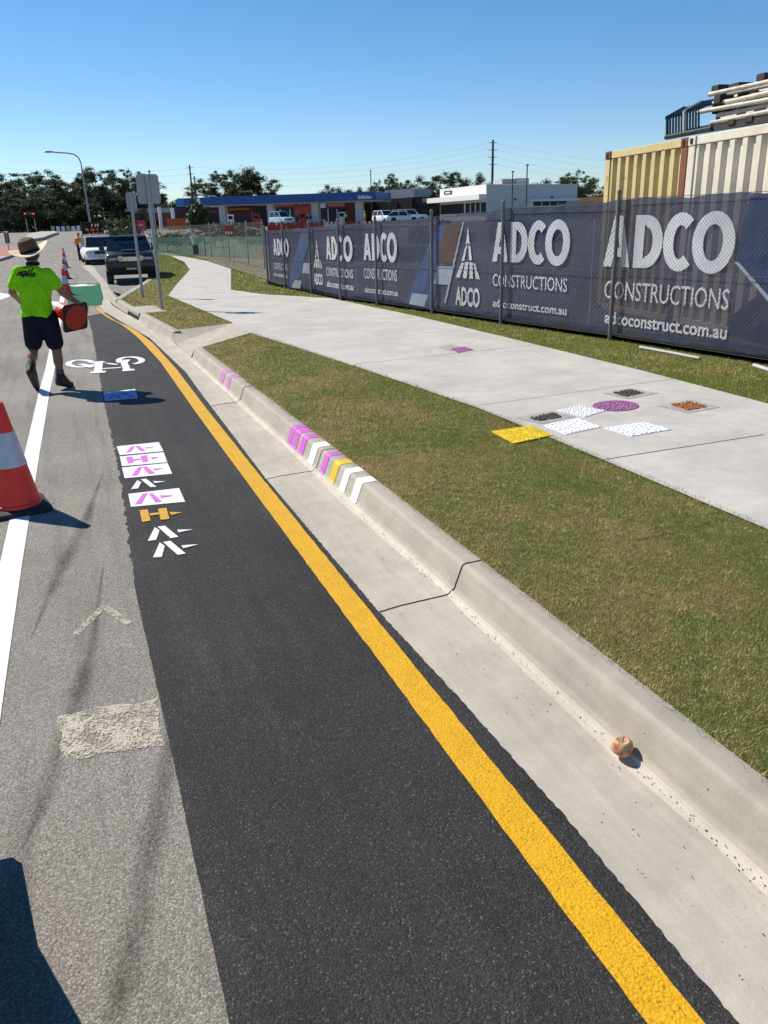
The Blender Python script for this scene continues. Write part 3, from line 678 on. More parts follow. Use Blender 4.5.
# sample pads on the footpath
SP = (480, 360, 2.667)
YPAD = m_paint('yellow_tactile_paint', (.80,.57,.02), .1, (.5,.4,.1)); WPAD = m_paint('white_tactile_paint', (.84,.84,.82), .12, (.5,.5,.48)); PPAD = m_paint('purple_tactile_paint', (.30,.10,.25), .25, (.15,.05,.12)); OPAD = m_paint('orange_aggregate', (.42,.19,.07), .3, (.12,.06,.03)); DPAD = m_paint('dark_grit', (.10,.09,.08), .6, (.28,.26,.23)); HALO = m_paint('grey_overspray', (.34,.33,.31), .95, (.56,.545,.51), 25, .85)
def pad(label, pxs, mt, z=.168, bumps=(9,9), h=.006, halo=None, group='painted tactile test pads on the footpath', br=.35):
    w = [gp(SP[0]+x/SP[2], SP[1]+y/SP[2], .168) for x, y in pxs]
    c = sum(w, Vector())/len(w); t = thing('test_pad', label, 'test pad', (c.x, c.y, 0), 0, group)
    if halo:
        hw = [gp(SP[0]+x/SP[2], SP[1]+y/SP[2], .168) for x, y in halo]
        flat_up(local(MB().poly([(p.x,p.y,.1665) for p in hw]), t).build('overspray', HALO, t))
    m = MB(); n = len(w)
    m.add([(p.x,p.y,.163) for p in w]+[(p.x,p.y,.1695) for p in w], [tuple(range(n,2*n))]+[(k,(k+1)%n,n+(k+1)%n,n+k) for k in range(n)])
    local(m, t).build('pad_sheet', mt, t)
    if n == 4:
        b = MB(); nu, nv = bumps
        for i in range(nu):
            for j in range(nv):
                u, v = (i+.5)/nu, (j+.5)/nv
                p = w[0].lerp(w[1], u).lerp(w[3].lerp(w[2], u), v); r = (w[1]-w[0]).length/nu*br
                if random.random() < .14: continue
                p = p+Vector((random.uniform(-.3,.3),random.uniform(-.3,.3),0))*r; r *= random.uniform(.7,1.15)
                if halo: p = p+Vector((random.uniform(-1,1),random.uniform(-1,1),0))*r; r *= random.uniform(.5,1.2)
                b.lathe([(r,.1695),(r*.75,.1695+h)], 7, (p.x,p.y,0))
        local(b, t).build('studs', mt, t, smooth=False)['kind'] = 'stuff'
    return t
pad('bright yellow studded pad half on the grass edge', [(30,190),(135,175),(195,200),(90,222)], YPAD, bumps=(12,12), h=.005)
pad('white studded pad touching the purple circle', [(205,135),(265,122),(335,135),(280,152)], WPAD)
pad('white studded pad between the yellow pad and the other white pads', [(170,175),(265,155),(325,178),(230,198)], WPAD)
pad('white studded pad set apart, nearest the path joint', [(330,182),(440,165),(510,185),(405,203)], WPAD)
pad('small dark grit square beside the yellow pad', [(130,155),(195,140),(220,152),(160,163)], DPAD, halo=[(92,153),(190,135),(255,150),(165,170)], bumps=(9,9), h=.008)
pad('small dark grit square farthest away beyond the purple circle', [(355,88),(400,78),(437,88),(390,98)], DPAD, halo=[(325,88),(400,74),(475,88),(395,103)], bumps=(9,9), h=.008)
pad('orange brown grit square near the far edge of the path', [(508,120),(560,110),(605,125),(553,135)], OPAD, halo=[(472,121),(560,104),(642,125),(555,141)], bumps=(9,9), h=.010)
t = pad('purple round pad among the white ones', [(362+62*math.cos(a*PI/16), 122+14*math.sin(a*PI/16)) for a in range(32)], PPAD)
b = MB()
for k in range(90):
    a, r_ = random.random()*2*PI, math.sqrt(random.random())*.85
    p = gp(SP[0]+(362+62*r_*math.cos(a))/SP[2], SP[1]+(122+14*r_*math.sin(a))/SP[2], .168); b.lathe([(.012,.1695),(.008,.177)], 6, (p.x,p.y,0))
local(b, t).build('studs', simple('mauve', (.40,.17,.36), .7), t)['kind'] = 'stuff'
t = thing('test_pad', 'small dull purple and grey painted patch, far up the path', 'test pad', (0,0,0), 0, 'painted tactile test pads on the footpath')
flat_up(MB().poly([tuple(gp(x,y,.1675)) for x,y in [(438,347),(452,344),(462,347),(450,351)]]).build('grey_patch', HALO, t)); flat_up(MB().poly([tuple(gp(x,y,.1685)) for x,y in [(450,348.5),(464,346.5),(474,349.5),(458,352.5)]]).build('purple_patch', PPAD, t))

# ------------------------------------------------------------------ traffic cones
def cone_parts(t, m=None):
    m = m or Matrix.Identity(3)
    b = MB(); sq = []
    def ringsq(h, z, rr):
        out = []
        for q_ in range(4):
            for k in range(4):
                a = R(90*q_+90*k/3); cx_, cy_ = [(1,1),(-1,1),(-1,-1),(1,-1)][q_]
                out.append(m@Vector((cx_*(h-rr)+rr*math.cos(a), cy_*(h-rr)+rr*math.sin(a), z)))
        return out
    b.loft([ringsq(.190,0,.04), ringsq(.195,.012,.04), ringsq(.190,.030,.04), ringsq(.16,.040,.06)]); b.build('base', BLACKR, t, smooth=True)
    MB().lathe([(.162,.036),(.158,.060),(.150,.065),(.036,.690),(.033,.703),(.024,.705),(.022,.60)], 32, m=m).build('cone_body', ORANGE, t, smooth=True)
    def rad(z): return .150+(.036-.150)*(z-.065)/.625
    MB().lathe([(rad(.30)+.0005,.30),(rad(.30)+.003,.302),(rad(.52)+.003,.518),(rad(.52)+.0005,.52)], 32, m=m, cap=False).build('reflective_band', BAND, t, smooth=True)
cone = thing('traffic_cone', 'orange traffic cone with silver band standing large on the white line at left', 'traffic cone', (gp(17,509).x, gp(17,509).y, 0), R(12), 'traffic cones along the white line')
cone_parts(cone)
for (x, y, lab) in [(66.5,295,'orange cone on the white line, nearest of the far row beyond the man'),(66,279,'orange cone on the white line, second of the far row'),(65.5,268,'orange cone on the white line, third of the far row'),(64.5,260,'orange cone on the white line, farthest small one of the row')]:
    p = gp(x, y); dup(cone, (p.x, p.y, 0), random.random(), lab)

# ------------------------------------------------------------------ fruit in the gutter
p = gp(623, 752, .035)
ap = thing('apple', 'half eaten brown and red apple lying in the gutter', 'apple', (p.x-.005, p.y, .030))
m = MB(); n1, n2 = 26, 18; vs = []
t_ = NT('apple_skin'); cc = t_.mix(t_.ramp(t_.noise(28,5,.6), [(.42,0),(.56,1)]), (.52,.36,.19), (.42,.10,.05)); AM = t_.fin(cc, .5, t_.bump(t_.noise(60,4), .4, .004))
for j in range(n2+1):
    a = -PI/2+PI*j/n2
    for k in range(n1):
        b_ = 2*PI*k/n1; r_ = .037*math.cos(a)**.8 if math.cos(a) > 1e-6 else 0
        z_ = .030*math.sin(a) + .028
        if j > n2*.82: z_ -= .010*((j/n2-.82)/.18)**1.2*1.6
        bite = max(0, .55-math.hypot((b_-2.2), (a-.15)*1.3)); bite2 = max(0, .5-math.hypot((b_-4.6), (a-.5)*1.3))
        r_ *= 1-.35*(bite+bite2); r_ *= 1+.05*math.sin(3*b_+1)
        vs.append((r_*math.cos(b_), r_*math.sin(b_), z_))
fs = [(j*n1+k, j*n1+(k+1)%n1, (j+1)*n1+(k+1)%n1, (j+1)*n1+k) for j in range(n2) for k in range(n1)]
m.add(vs, fs); m.build('flesh', AM, ap, smooth=True); MB().tube((0,0,.044),(.006,.004,.062),.002,.0014,6).build('stem', BROWNH, ap)

# ------------------------------------------------------------------ people
def blob(name, segs, voxel, mat, parent, ell=(), smooth=6):
    m = MB()
    for sg in segs:
        p0, p1, ra, rb = Vector(sg[0]), Vector(sg[1]), sg[2], sg[3]
        m.tube(p0, p1, ra, rb, 14); m.sphere(p0, ra, 14, 10); m.sphere(p1, rb, 14, 10)
    for e in ell: m.sphere(e[0], e[1], 16, 12, e[2] if len(e) > 2 else None)
    local(m, parent)
    o = m.build(name, mat, parent, fix=False)
    md = o.modifiers.new('r', 'REMESH'); md.mode = 'VOXEL'; md.voxel_size = voxel; md.use_smooth_shade = True
    if smooth: sm_ = o.modifiers.new('s', 'SMOOTH'); sm_.factor = .5; sm_.iterations = smooth
    dg = bpy.context.evaluated_depsgraph_get(); me = bpy.data.meshes.new_from_object(o.evaluated_get(dg)); o.modifiers.clear()
    old = o.data; o.data = me; bpy.data.meshes.remove(old)
    if not len(me.materials): me.materials.append(mat)
    me.polygons.foreach_set('use_smooth', [True]*len(me.polygons))
    return o
Y0 = 9.85
def J(px, py, dy=0): return onY(px, py, Y0+dy)
foot = gp(60, 387)
man = thing('person', 'walking man from behind in lime shirt, navy shorts and straw hat carrying a cone', 'person', (foot.x, foot.y, 0))
hip = J(39,314); hl = J(33,318); hr = J(47,318,.02); chest = J(35,286); neck = J(32.8,264); head = J(31,253.5,.03)
shl = J(18.5,272); shr = J(47.5,274); ell_ = J(12,292,-.02); hal = J(18,299,.22); elr = J(64,294,.02); har = J(79.5,303.5,.0)
knl = J(33.5,348,.10); anl = J(31,366,-.06); knr = J(56.5,348,.06); anr = J(60,375,.02)
body = [(hip,chest,.10,.10),(chest,neck,.075,.050),(neck,head,.052,.058),(chest,shl,.05,.045),(chest,shr,.05,.045),
 (shl,ell_,.052,.042),(ell_,hal,.042,.028),(shr,elr,.052,.040),(elr,har,.040,.027),
 (hip,hl,.09,.09),(hip,hr,.09,.09),(hl,knl,.085,.058),(knl,anl,.058,.036),(hr,knr,.088,.060),(knr,anr,.058,.036)]
# calves
body += [(knl.lerp(anl,.15), knl.lerp(anl,.5), .055,.056),(knr.lerp(anr,.15), knr.lerp(anr,.5), .055,.056)]
# feet inside the boots
toel = J(36,385,.10); toer = J(68,384,.10)
body += [(anl,toel,.036,.03),(anr,toer,.036,.03)]
# hands: palm, four fingers and a thumb; right hand closes on the cone's base edge
def hand(w, dirv, side, curl):
    dirv = dirv.normalized(); side = (side-dirv*side.dot(dirv)).normalized(); nrm = dirv.cross(side); out = [(w, w+dirv*.075, .026, .030)]
    for k, (off, ln) in enumerate([(-.027,.062),(-.009,.074),(.009,.070),(.027,.054)]):
        a = w+dirv*.085+side*off; b_ = a+dirv*ln*.5*math.cos(curl)+nrm*ln*.5*math.sin(curl); c_ = b_+dirv*ln*.5*math.cos(curl*2)+nrm*ln*.5*math.sin(curl*2)
        out += [(w+dirv*.05+side*off*.8, a, .011,.0105),(a,b_,.0105,.0095),(b_,c_,.0095,.008)]
    a = w+dirv*.02+side*.03; b_ = a+dirv*.03+side*.035+nrm*.01; c_ = b_+dirv*.035+side*.01+nrm*.015
    out += [(a,b_,.013,.011),(b_,c_,.011,.009)]; return out
hdr = (har-elr).normalized()
body += hand(har, hdr, Vector((0,-1,.2)), .7); body += hand(hal, (hal-ell_), Vector((0,0,1)), .6)
fwd = Vector((.1,1,0)).normalized(); rt = Vector((1,-.1,0)).normalized()
heads = [(head, (.075,.095,.105)), (head+fwd*.03-Vector((0,0,.05)), (.06,.07,.06)), (head+fwd*.10-Vector((0,0,.012)), (.014,.02,.022)), (head+rt*.076-Vector((0,0,.015)), (.012,.02,.03)), (head-rt*.076-Vector((0,0,.015)), (.012,.02,.03))]
blob('body', body, .011, SKIN, man, heads)
for s_ in (-1,1): local(MB().sphere(head+fwd*.085+rt*.03*s_+Vector((0,0,.008)), (.012,.010,.008), 8, 6), man).build('eye', WHITE, man, smooth=True)
local(MB().box(head+fwd*.093-Vector((0,0,.055)), (.045,.012,.008)), man).build('mouth', simple('lips', (.25,.08,.06), .6), man)
blob('hair', [], .012, HAIR, man, [(head-fwd*.022+Vector((0,0,.005)), (.080,.085,.100))], 2)
def mid_(a,b,t): return a.lerp(b,t)
# shirt
shirt = [(J(32,312.5),J(31,290),.112,.115),(J(42.5,313),J(39.5,290),.112,.115),(J(30,290),J(27,275),.125,.085),(J(40,290),J(39,277),.125,.085),(J(26,275),J(32.8,266.5),.085,.050),(J(40,277),J(32.8,266.5),.085,.050),(J(34,300),J(33,272),.12,.09),
  (J(31.5,313.5),J(42.5,314),.114,.114),(J(27,276),shl,.085,.068),(J(39,278),shr,.085,.068),(shl,mid_(shl,ell_,.66),.070,.068),(shr,mid_(shr,elr,.50),.070,.068)]
blob('shirt', shirt, .011, LIME, man, (), 5)
cm_ = MB(); cmc = J(32.8,264)
local(cm_.lathe([(.066,-.015),(.072,.0),(.064,.022)], 20, cmc, cap=False), man).build('collar', NAVY, man, smooth=True)
shorts = [(J(35,317),J(42,317),.112,.112),(J(35,319),hl,.108,.112),(J(43,319),hr,.108,.112),(hl,mid_(hl,knl,.80),.118,.096),(hr,mid_(hr,knr,.80),.118,.096)]
blob('shorts', shorts, .011, NAVY, man, (), 4)
for ank, toe, nm in ((anl,toel,'boot'),(anr,toer,'boot')):
    kn = knl if ank is anl else knr
    d = (toe-ank); heel = ank + (ank-kn).normalized()*.075 - Vector((d.x,d.y,0)).normalized()*.035
    bl = [(mid_(kn,ank,.92), ank, .047,.050),(ank,heel,.050,.042),(heel,toe,.042,.040),(ank,toe,.046,.040),(toe, toe+(toe-heel).normalized()*.05,.041,.034)]
    bt = blob(nm, bl, .010, BOOT, man, (), 3)
    # keep the planted sole on the road
    zmin = min((bt.matrix_world@v.co).z for v in bt.data.vertices) if False else min(v.co.z for v in bt.data.vertices)
    if ank is anr:
        for v in bt.data.vertices: v.co.z = max(v.co.z, .004)
    sk = MB(); local(sk.tube(mid_(kn,ank,.78), mid_(kn,ank,.95), .044,.050, 14), man); sk.build('sock', SOCK, man, smooth=True)
# hat
tilt = Matrix.Rotation(R(-14), 3, 'Y')@Matrix.Rotation(R(10), 3, 'X')
hc = J(30,251.5,.03)
hm = MB(); n = 40; rings = []
for r_, z_ in [(.093,.0),(.115,.0),(.150,.002),(.188,.0),(.208,-.006),(.209,-.011),(.188,-.006),(.15,-.005),(.11,-.006),(.095,-.008)]:
    ring = []
    for k in range(n):
        a = 2*PI*k/n; up_ = max(0, abs(math.cos(a)))**2*.045*max(0, (r_-.11)/.07)
        ring.append(hc+tilt@Vector((r_*math.cos(a), r_*1.08*math.sin(a), z_+up_)))
    rings.append(ring)
local(hm.loft(rings, closed=False), man).build('hat_brim', STRAW, man, smooth=True)
local(MB().lathe([(.098,-.01),(.102,.03),(.096,.085),(.080,.125),(.052,.138),(.015,.125),(.0,.120)], 28, hc, tilt), man).build('hat_crown', BROWNH, man, smooth=True)
local(MB().lathe([(.101,.004),(.104,.006),(.103,.030),(.100,.032)], 28, hc, tilt, cap=False), man).build('hat_band', NAVY, man, smooth=True)
# print on the shirt's back: a dark slanting bird-like mark
pr = MB()
shirt_o = [c for c in kids(man) if c.name.startswith('shirt')][0]
from mathutils.bvhtree import BVHTree
bvh = BVHTree.FromPolygons([v.co.copy() for v in shirt_o.data.vertices], [p.vertices[:] for p in shirt_o.data.polygons])
def back_pt(px, py):
    d = ray(px, py).normalized(); o_ = Vector((0,0,EYE))-man.location; h = bvh.ray_cast(o_, d)
    return (h[0]+h[1]*.003) if h[0] is not None else None
def bstroke(pts, w):
    for (x1,y1),(x2,y2) in zip(pts[:-1], pts[1:]):
        n_ = 3
        for k in range(n_):
            a0, a1 = k/n_, (k+1)/n_; q4 = []
            for t0, s0 in ((a0,-1),(a1,-1),(a1,1),(a0,1)):
                dx, dy = x2-x1, y2-y1; L_ = math.hypot(dx,dy); q4.append(back_pt(x1+dx*t0-dy/L_*w/2*s0, y1+dy*t0+dx/L_*w/2*s0))
            if all(q4): pr.add([tuple(p_) for p_ in q4], [(0,1,2,3)])
OX, OY = -1, -4
for ln, w_ in [([(17,279),(24,277)],1.6),([(19,276.5),(28,275.5)],1.3),([(21,280),(30,277)],2),([(24,282),(27,275)],1.4),([(28,281),(31,273)],1.5),([(31,279.5),(34,271.5)],1.4),([(26,279.5),(36,278.5)],1.6),([(30,281),(37,280)],1.2),([(24,272),(33,270.5)],.9),([(34,277),(36.5,277.5)],1.3)]: bstroke([(x_+OX,y_+OY) for x_,y_ in ln], w_)
pr.build('shirt_print', simple('print_black', (.01,.02,.008), .8), man, fix=False)
# the cone he carries
tipdir = (J(48,303,.36)-J(76,317,-.02)).normalized()
rotm = tipdir.to_track_quat('Z', 'X').to_matrix()@Matrix.Rotation(R(-4), 3, 'Z')
cb = J(76,317.5,-.10)
cc_ = thing('traffic_cone', 'orange traffic cone carried sideways under the arm of the walking man', 'traffic cone', cb, 0)
cone_parts(cc_, rotm); 
for c_ in kids(cc_): c_.scale = (.80,)*3
local(MB().lathe([(.0,.0),(.12,.001),(.14,-.001)], 28, cb-tipdir*.003, rotm, cap=False), cc_).build('hollow_underside', simple('cone_inside_red', (.40,.02,.01), .6), cc_)

def worker(loc, rz, top, legs, label, hat):
    t = thing('person', label, 'person', loc, rz)
    L = Vector(loc); 
    def q3(x,y,z): return L + Matrix.Rotation(rz,3,'Z')@Vector((x,y,z))
    blob('body', [(q3(0,0,1.45),q3(0,0,1.62),.05,.06),(q3(-.2,0,1.4),q3(-.27,.03,1.12),.05,.04),(q3(-.27,.03,1.12),q3(-.22,-.12,.92),.04,.03),(q3(.2,0,1.4),q3(.27,.03,1.12),.05,.04),(q3(.27,.03,1.12),q3(.2,-.14,.98),.04,.03),(q3(0,0,1.4),q3(0,0,1.0),.12,.12),(q3(-.09,0,.95),q3(-.1,0,.1),.08,.05),(q3(.09,0,.95),q3(.1,0,.1),.08,.05),(q3(-.2,0,1.4),q3(.2,0,1.4),.06,.06)], .03, SKIN, t, [(q3(0,-.01,1.66),(.08,.095,.11))], 2)
    blob('shirt', [(q3(0,0,1.36),q3(0,0,1.0),.16,.16),(q3(-.2,0,1.4),q3(.2,0,1.4),.085,.085),(q3(-.2,0,1.4),q3(-.26,.02,1.16),.08,.065),(q3(.2,0,1.4),q3(.26,.02,1.16),.08,.065)], .03, top, t, (), 2)
    blob('trousers', [(q3(-.07,0,.98),q3(.07,0,.98),.15,.15),(q3(-.09,0,.95),q3(-.1,0,.12),.115,.08),(q3(.09,0,.95),q3(.1,0,.12),.115,.08)], .03, legs, t, (), 2)
    blob('boots', [(q3(-.1,.03,.06),q3(-.1,-.14,.05),.06,.05),(q3(.1,.03,.06),q3(.1,-.14,.05),.06,.05)], .025, BOOT, t, (), 1)
    MB().lathe([(.135,1.72),(.115,1.73),(.11,1.78),(.07,1.83),(0,1.845)], 16).build('hard_hat', hat, t, smooth=True)
    return t
pw = gp(82, 262)
worker((pw.x, pw.y, 0), .4, HIORG, NAVY, 'road worker in orange top and dark trousers standing beside the white ute', HIORG).scale = (.86,.86,.86)

# ------------------------------------------------------------------ vehicles (front faces -y in their own frame)
def wheel(t, x, y, r=.37, w=.25):
    mr = Matrix.Rotation(R(90), 3, 'Y')
    wo = MB().lathe([(r*.62,-w/2),(r*.95,-w/2),(r,-w*.36),(r,w*.36),(r*.95,w/2),(r*.62,w/2)], 24, (x,y,r), mr).build('wheel', BLACKR, t, smooth=True)
    MB().lathe([(r*.60,-w*.40),(r*.55,-w*.3),(r*.2,-w*.42),(0,-w*.42)], 20, (x,y,r), mr if x < 0 else Matrix.Rotation(R(-90),3,'Y')).build('rim', GREYM, wo, smooth=True)
def sect(y, hw, z0, z1, tw=.93, r=.08):
    return [(-hw*.96,y,z0),(-hw,y,z0+r),(-hw,y,(z0+z1)/2),(-hw*tw,y,z1-r*.5),(-hw*(tw-.06),y,z1),(hw*(tw-.06),y,z1),(hw*tw,y,z1-r*.5),(hw,y,(z0+z1)/2),(hw,y,z0+r),(hw*.96,y,z0)]
def vehicle(name, label, cat, loc, rz, paint, kind='wagon', bar=False, group=None, W=1.86, H=1.86, L=4.8, zf=.60):
    t = thing(name, label, cat, loc, rz, group); hw = W/2; zb = H*zf
    if kind == 'sedan': zb = H*.58
    hood = 1.25
    secs = [sect(0,hw*.86,.42,zb*.80), sect(.10,hw*.95,.38,zb*.90), sect(.35,hw*.985,.36,zb*.955), sect(hood,hw,.34,zb), sect(hood+.1,hw,.34,zb+.01)]
    if kind == 'ute': secs += [sect(3.0,hw,.34,zb+.01), sect(3.05,hw,.40,zb-.02), sect(L,hw*.98,.45,zb-.02)]
    else: secs += [sect(L-.25,hw,.36,zb+.01), sect(L,hw*.92,.45,zb-.04)]
    MB().loft(secs).build('body', paint, t, smooth=True)
    ce = 2.95 if kind == 'ute' else L-.12
    b0, b1, t0, t1 = hood-.02, ce, hood+.62, (ce-.12 if kind != 'sedan' else ce-.75)
    wb, wt = hw*.90, hw*.76; zt = H-.05
    g_ = MB().loft([[(-wb,b0,zb-.02),(wb,b0,zb-.02),(wb,b1,zb-.02),(-wb,b1,zb-.02)], [(-wt,t0,zt),(wt,t0,zt),(wt,t1,zt),(-wt,t1,zt)]])
    g_.build('cabin', paint, t)
    def on(a, b, c, d, nm, inset, off):
        a, b, c, d = map(Vector, (a,b,c,d)); cen = (a+b+c+d)/4; nr_ = (b-a).cross(d-a).normalized()
        if nr_.dot(cen-Vector((0,(b0+b1)/2,zb))) < 0: nr_ = -nr_
        pts_ = [p.lerp(cen, inset)+nr_*off for p in (a,b,c,d)]
        MB().quad(*pts_).build(nm, GLASS, t)
    on((-wb,b0,zb),(wb,b0,zb),(wt,t0,zt),(-wt,t0,zt), 'windscreen', .10, .006)
    for s_ in (-1,1):
        ym = (b0+b1)/2+.1; tm = (t0+t1)/2+.05
        on((s_*wb,b0+.1,zb+.02),(s_*wb,ym,zb+.02),(s_*wt,tm,zt),(s_*wt,t0+.05,zt), 'side_window', .10, .006)
        on((s_*wb,ym,zb+.02),(s_*wb,b1-.05,zb+.02),(s_*wt,t1,zt),(s_*wt,tm,zt), 'side_window', .10, .006)
        wheel(t, s_*(hw-.12), .82); wheel(t, s_*(hw-.12), L-.95)
        MB().box((s_*(hw*.93+.13),hood+.35,zb+.10),(.2,.08,.17),bev=.03).build('mirror', paint, t, smooth=True)
        hl_ = MB().box((s_*hw*.72,-.0,zb*.74),(.36,.12,.17),bev=.04).build('headlight', simple('lamp_glass', (.5,.52,.55), .12, .3), t, smooth=True)
        MB().box((s_*hw*.90,.05,zb*.735),(.09,.12,.12),bev=.02).build('indicator', simple('indicator_amber', (.6,.2,.02), .3), hl_)
    MB().box((0,(t0+t1)/2,zt+.02),(wt*2.02,t1-t0+.04,.05),bev=.02).build('roof', paint, t, smooth=True)
    gr_ = MB(); gr_.box((0,.0,zb*.73),(.78,.05,.20),bev=.01)
    for k in range(3): gr_.box((0,-.03,zb*.73-.06+.06*k),(.74,.02,.018))
    gr_.build('grille', BLACKP if paint is not BLACKP else CHROME, t)
    MB().box((0,-.03,.47),(W*.94,.20,.20),bev=.05).build('bumper', paint if not bar else DARK, t, smooth=True)
    MB().box((0,-.135,.50),(.36,.012,.12)).build('number_plate', simple('plate', (.6,.6,.5), .5), t)
    MB().box((0,.9,.30),(W*.8,1.6,.18)).build('underbody', DARK, t)
    if bar:
        bb = MB(); bb.box((0,-.18,.66),(W*.96,.10,.26),bev=.03)
        for s_ in (-1,1): bb.path([(s_*.34,-.2,.6),(s_*.36,-.22,1.02),(s_*.30,-.21,1.10)], .035, 8)
        bb.tube((-.30,-.21,1.10),(.30,-.21,1.10),.035); bb.path([(-.90,-.18,.75),(-.78,-.2,1.0),(-.36,-.22,1.02)],.03,8); bb.path([(.90,-.18,.75),(.78,-.2,1.0),(.36,-.22,1.02)],.03,8)
        bb.build('bull_bar', BLACKP, t, smooth=True)
        for s_ in (-1,1):
            sp_ = MB().lathe([(.06,.0),(.10,.03),(.115,.09),(.115,.12),(.0,.125)], 20, (s_*.36,-.26,.93), Matrix.Rotation(R(90),3,'X')).build('spotlight', simple('lamp_silver', (.45,.46,.45), .2, .5), t, smooth=True)
        rk = MB()
        for x in (-.62,.62): rk.tube((x,t0+.0,zt+.17),(x,t1,zt+.17),.022)
        for k in range(7): rk.box((0,t0+.05+k*(t1-t0-.1)/6,zt+.17),(1.3,.07,.025))
        for x in (-.6,.6):
            for y in (t0+.2,t1-.2): rk.tube((x,y,zt+.03),(x,y,zt+.17),.02)
        rk.path([(-.62,t0-.02,zt+.17),(-.62,t0-.02,zt+.27),(.62,t0-.02,zt+.27),(.62,t0-.02,zt+.17)],.018)
        for k in range(4): rk.box((-.45+.3*k,t0-.05,zt+.23),(.2,.06,.11),bev=.02)
        rk.build('roof_rack', BLACKP, t)
        MB().box((0,hood*.6,zb+.01),(.55,.5,.07),bev=.03).build('bonnet_scoop', DARK, t, smooth=True)
        MB().path([(hw*.93,hood-.1,zb),(hw*.93,hood+.15,zb+.3),(hw*.80,t0+.1,zt+.1)],.035,8).build('snorkel', BLACKP, t)
    if kind == 'ute':
        tr = MB(); tr.box((0,3.05+(L-3.05)/2,zb+.03),(W*.98,L-3.1,.06)); tr.box((-hw*.95,3.05+(L-3.05)/2,zb+.17),(.05,L-3.1,.26)); tr.box((hw*.95,3.05+(L-3.05)/2,zb+.17),(.05,L-3.1,.26)); tr.box((0,3.1,zb+.5),(W*.9,.05,.7))
        tr.build('tray', STEEL, t)
        MB().lathe([(.07,0),(.07,.10),(.03,.13)], 12, (-.3,t0+.5,zt+.045)).build('beacon', simple('beacon_amber', (.7,.25,.02), .3), t)
    return t
a, b = gp(98,290.5), gp(152,283.5)
veh_rz = 0.03
bc = gp(126, 284.5); 
BC = vehicle('parked_car', 'black four wheel drive with roof rack and spotlights parked in the bay', 'car', (1.93, 28.9, 0), R(-3), BLACKP, bar=True, zf=.66); BC.scale = (.86,.86,.715); BC.location.y = 28.4
for c_ in kids(BC):
    if not c_.name.startswith('wheel'): c_.location.z += .20
pu = gp(103,265); vehicle('parked_ute', 'white utility vehicle parked behind the black four wheel drive', 'ute', (pu.x, pu.y, 0), R(2), WHITE, 'ute', W=1.85, H=1.82, L=5.1).scale = (.86,.86,.76)

# ------------------------------------------------------------------ signs, poles
def sign(label, base, plate_w, z0, z1, top, rz, name='road_sign'):
    t = thing(name, label, 'sign', (base.x, base.y, .15), rz)
    MB().tube((0,0,-.05),(0,0,top),.032,.032,14).build('post', STEEL, t, smooth=True)
    pl = MB(); w = plate_w/2; h = z1-z0; pts_ = []; rr = .06
    for q_, (cx_, cz_) in enumerate([(w-rr,h/2-rr),(-w+rr,h/2-rr),(-w+rr,-h/2+rr),(w-rr,-h/2+rr)]):
        for k in range(5):
            a_ = R(90*q_+22.5*k); pts_.append((cx_+rr*math.cos(a_), cz_+rr*math.sin(a_)))
    n_ = len(pts_); vs_ = [(x,.040,(z0+z1)/2+z_) for x, z_ in pts_]+[(x,.046,(z0+z1)/2+z_) for x, z_ in pts_]
    pl.add(vs_, [tuple(range(n_)), tuple(range(2*n_-1,n_-1,-1))]+[(k,(k+1)%n_,n_+(k+1)%n_,n_+k) for k in range(n_)])
    pl.build('plate', SIGNBACK, t)
    for zz in (z0+h*.25, z0+h*.75): MB().box((0,.036,zz),(plate_w*.9,.007,.03)).lathe([(.038,-.02),(.038,.02)], 12, (0,0,zz)).build('bracket', STEEL, t)
    return t
b1 = gp(162,310,.15)
sign('large blank grey sign back on a steel post in the grass island', b1, .42, 1.99, 2.52, 2.5, R(-5))
b2 = gp(143,298,.15)
sign('small grey sign back on a leaning steel post nearer the kerb', b2, .22, 1.93, 2.33, 2.32, R(-5))
b3 = P(157.5,245,60); t = thing('sign_post', 'thin tall grey post behind the large sign back', 'post', (b3.x,b3.y,0)); zt_ = P(156,172,60).z
MB().tube((0,0,0),(0,0,zt_),.07,.05,10).build('pole', GREYM, t, smooth=True); MB().box((0,0,zt_+.05),(.16,.16,.1),bev=.02).build('cap', STEEL, t)
lb = P(91,226,85); t = thing('street_lamp', 'tall grey street lamp with curved arm reaching left over the road', 'street lamp', (lb.x, lb.y, gz(lb.y)))
topz = P(82,170,85); L_ = [topz]+[P(x,y,85) for x,y in [(81,163),(78.5,157.5),(74,154.3),(68,153.2),(58,152.5),(51,152)]]
pm = MB(); pm.tube((lb.x,lb.y,gz(lb.y)),topz,.11,.07,10); local(pm, t).build('pole', GREYM, t, smooth=True)
am = MB(); am.path(L_, .055, 8); local(am, t).build('arm', GREYM, t, smooth=True)
hd = P(48.5,151.8,85); local(MB().sphere(hd,(.45,.16,.09),12,8), t).build('lamp_head', GREYM, t, smooth=True)
# island sign on the far left
ib = far_ground(9.5, 253); ib.z += .14; t = thing('island_sign', 'small brown square sign back on the red paved traffic island', 'sign', (ib.x,ib.y,ib.z))
zt2 = onY(7,233,ib.y).z; zb2 = onY(7,243.5,ib.y).z; MB().tube((0,0,0),(0,0,zt2-ib.z),.03).build('post', STEEL, t); MB().box((0,.04,(zt2+zb2)/2-ib.z),(.30,.012,zt2-zb2),bev=.004).build('plate', simple('sign_brown', (.16,.10,.08), .6), t)

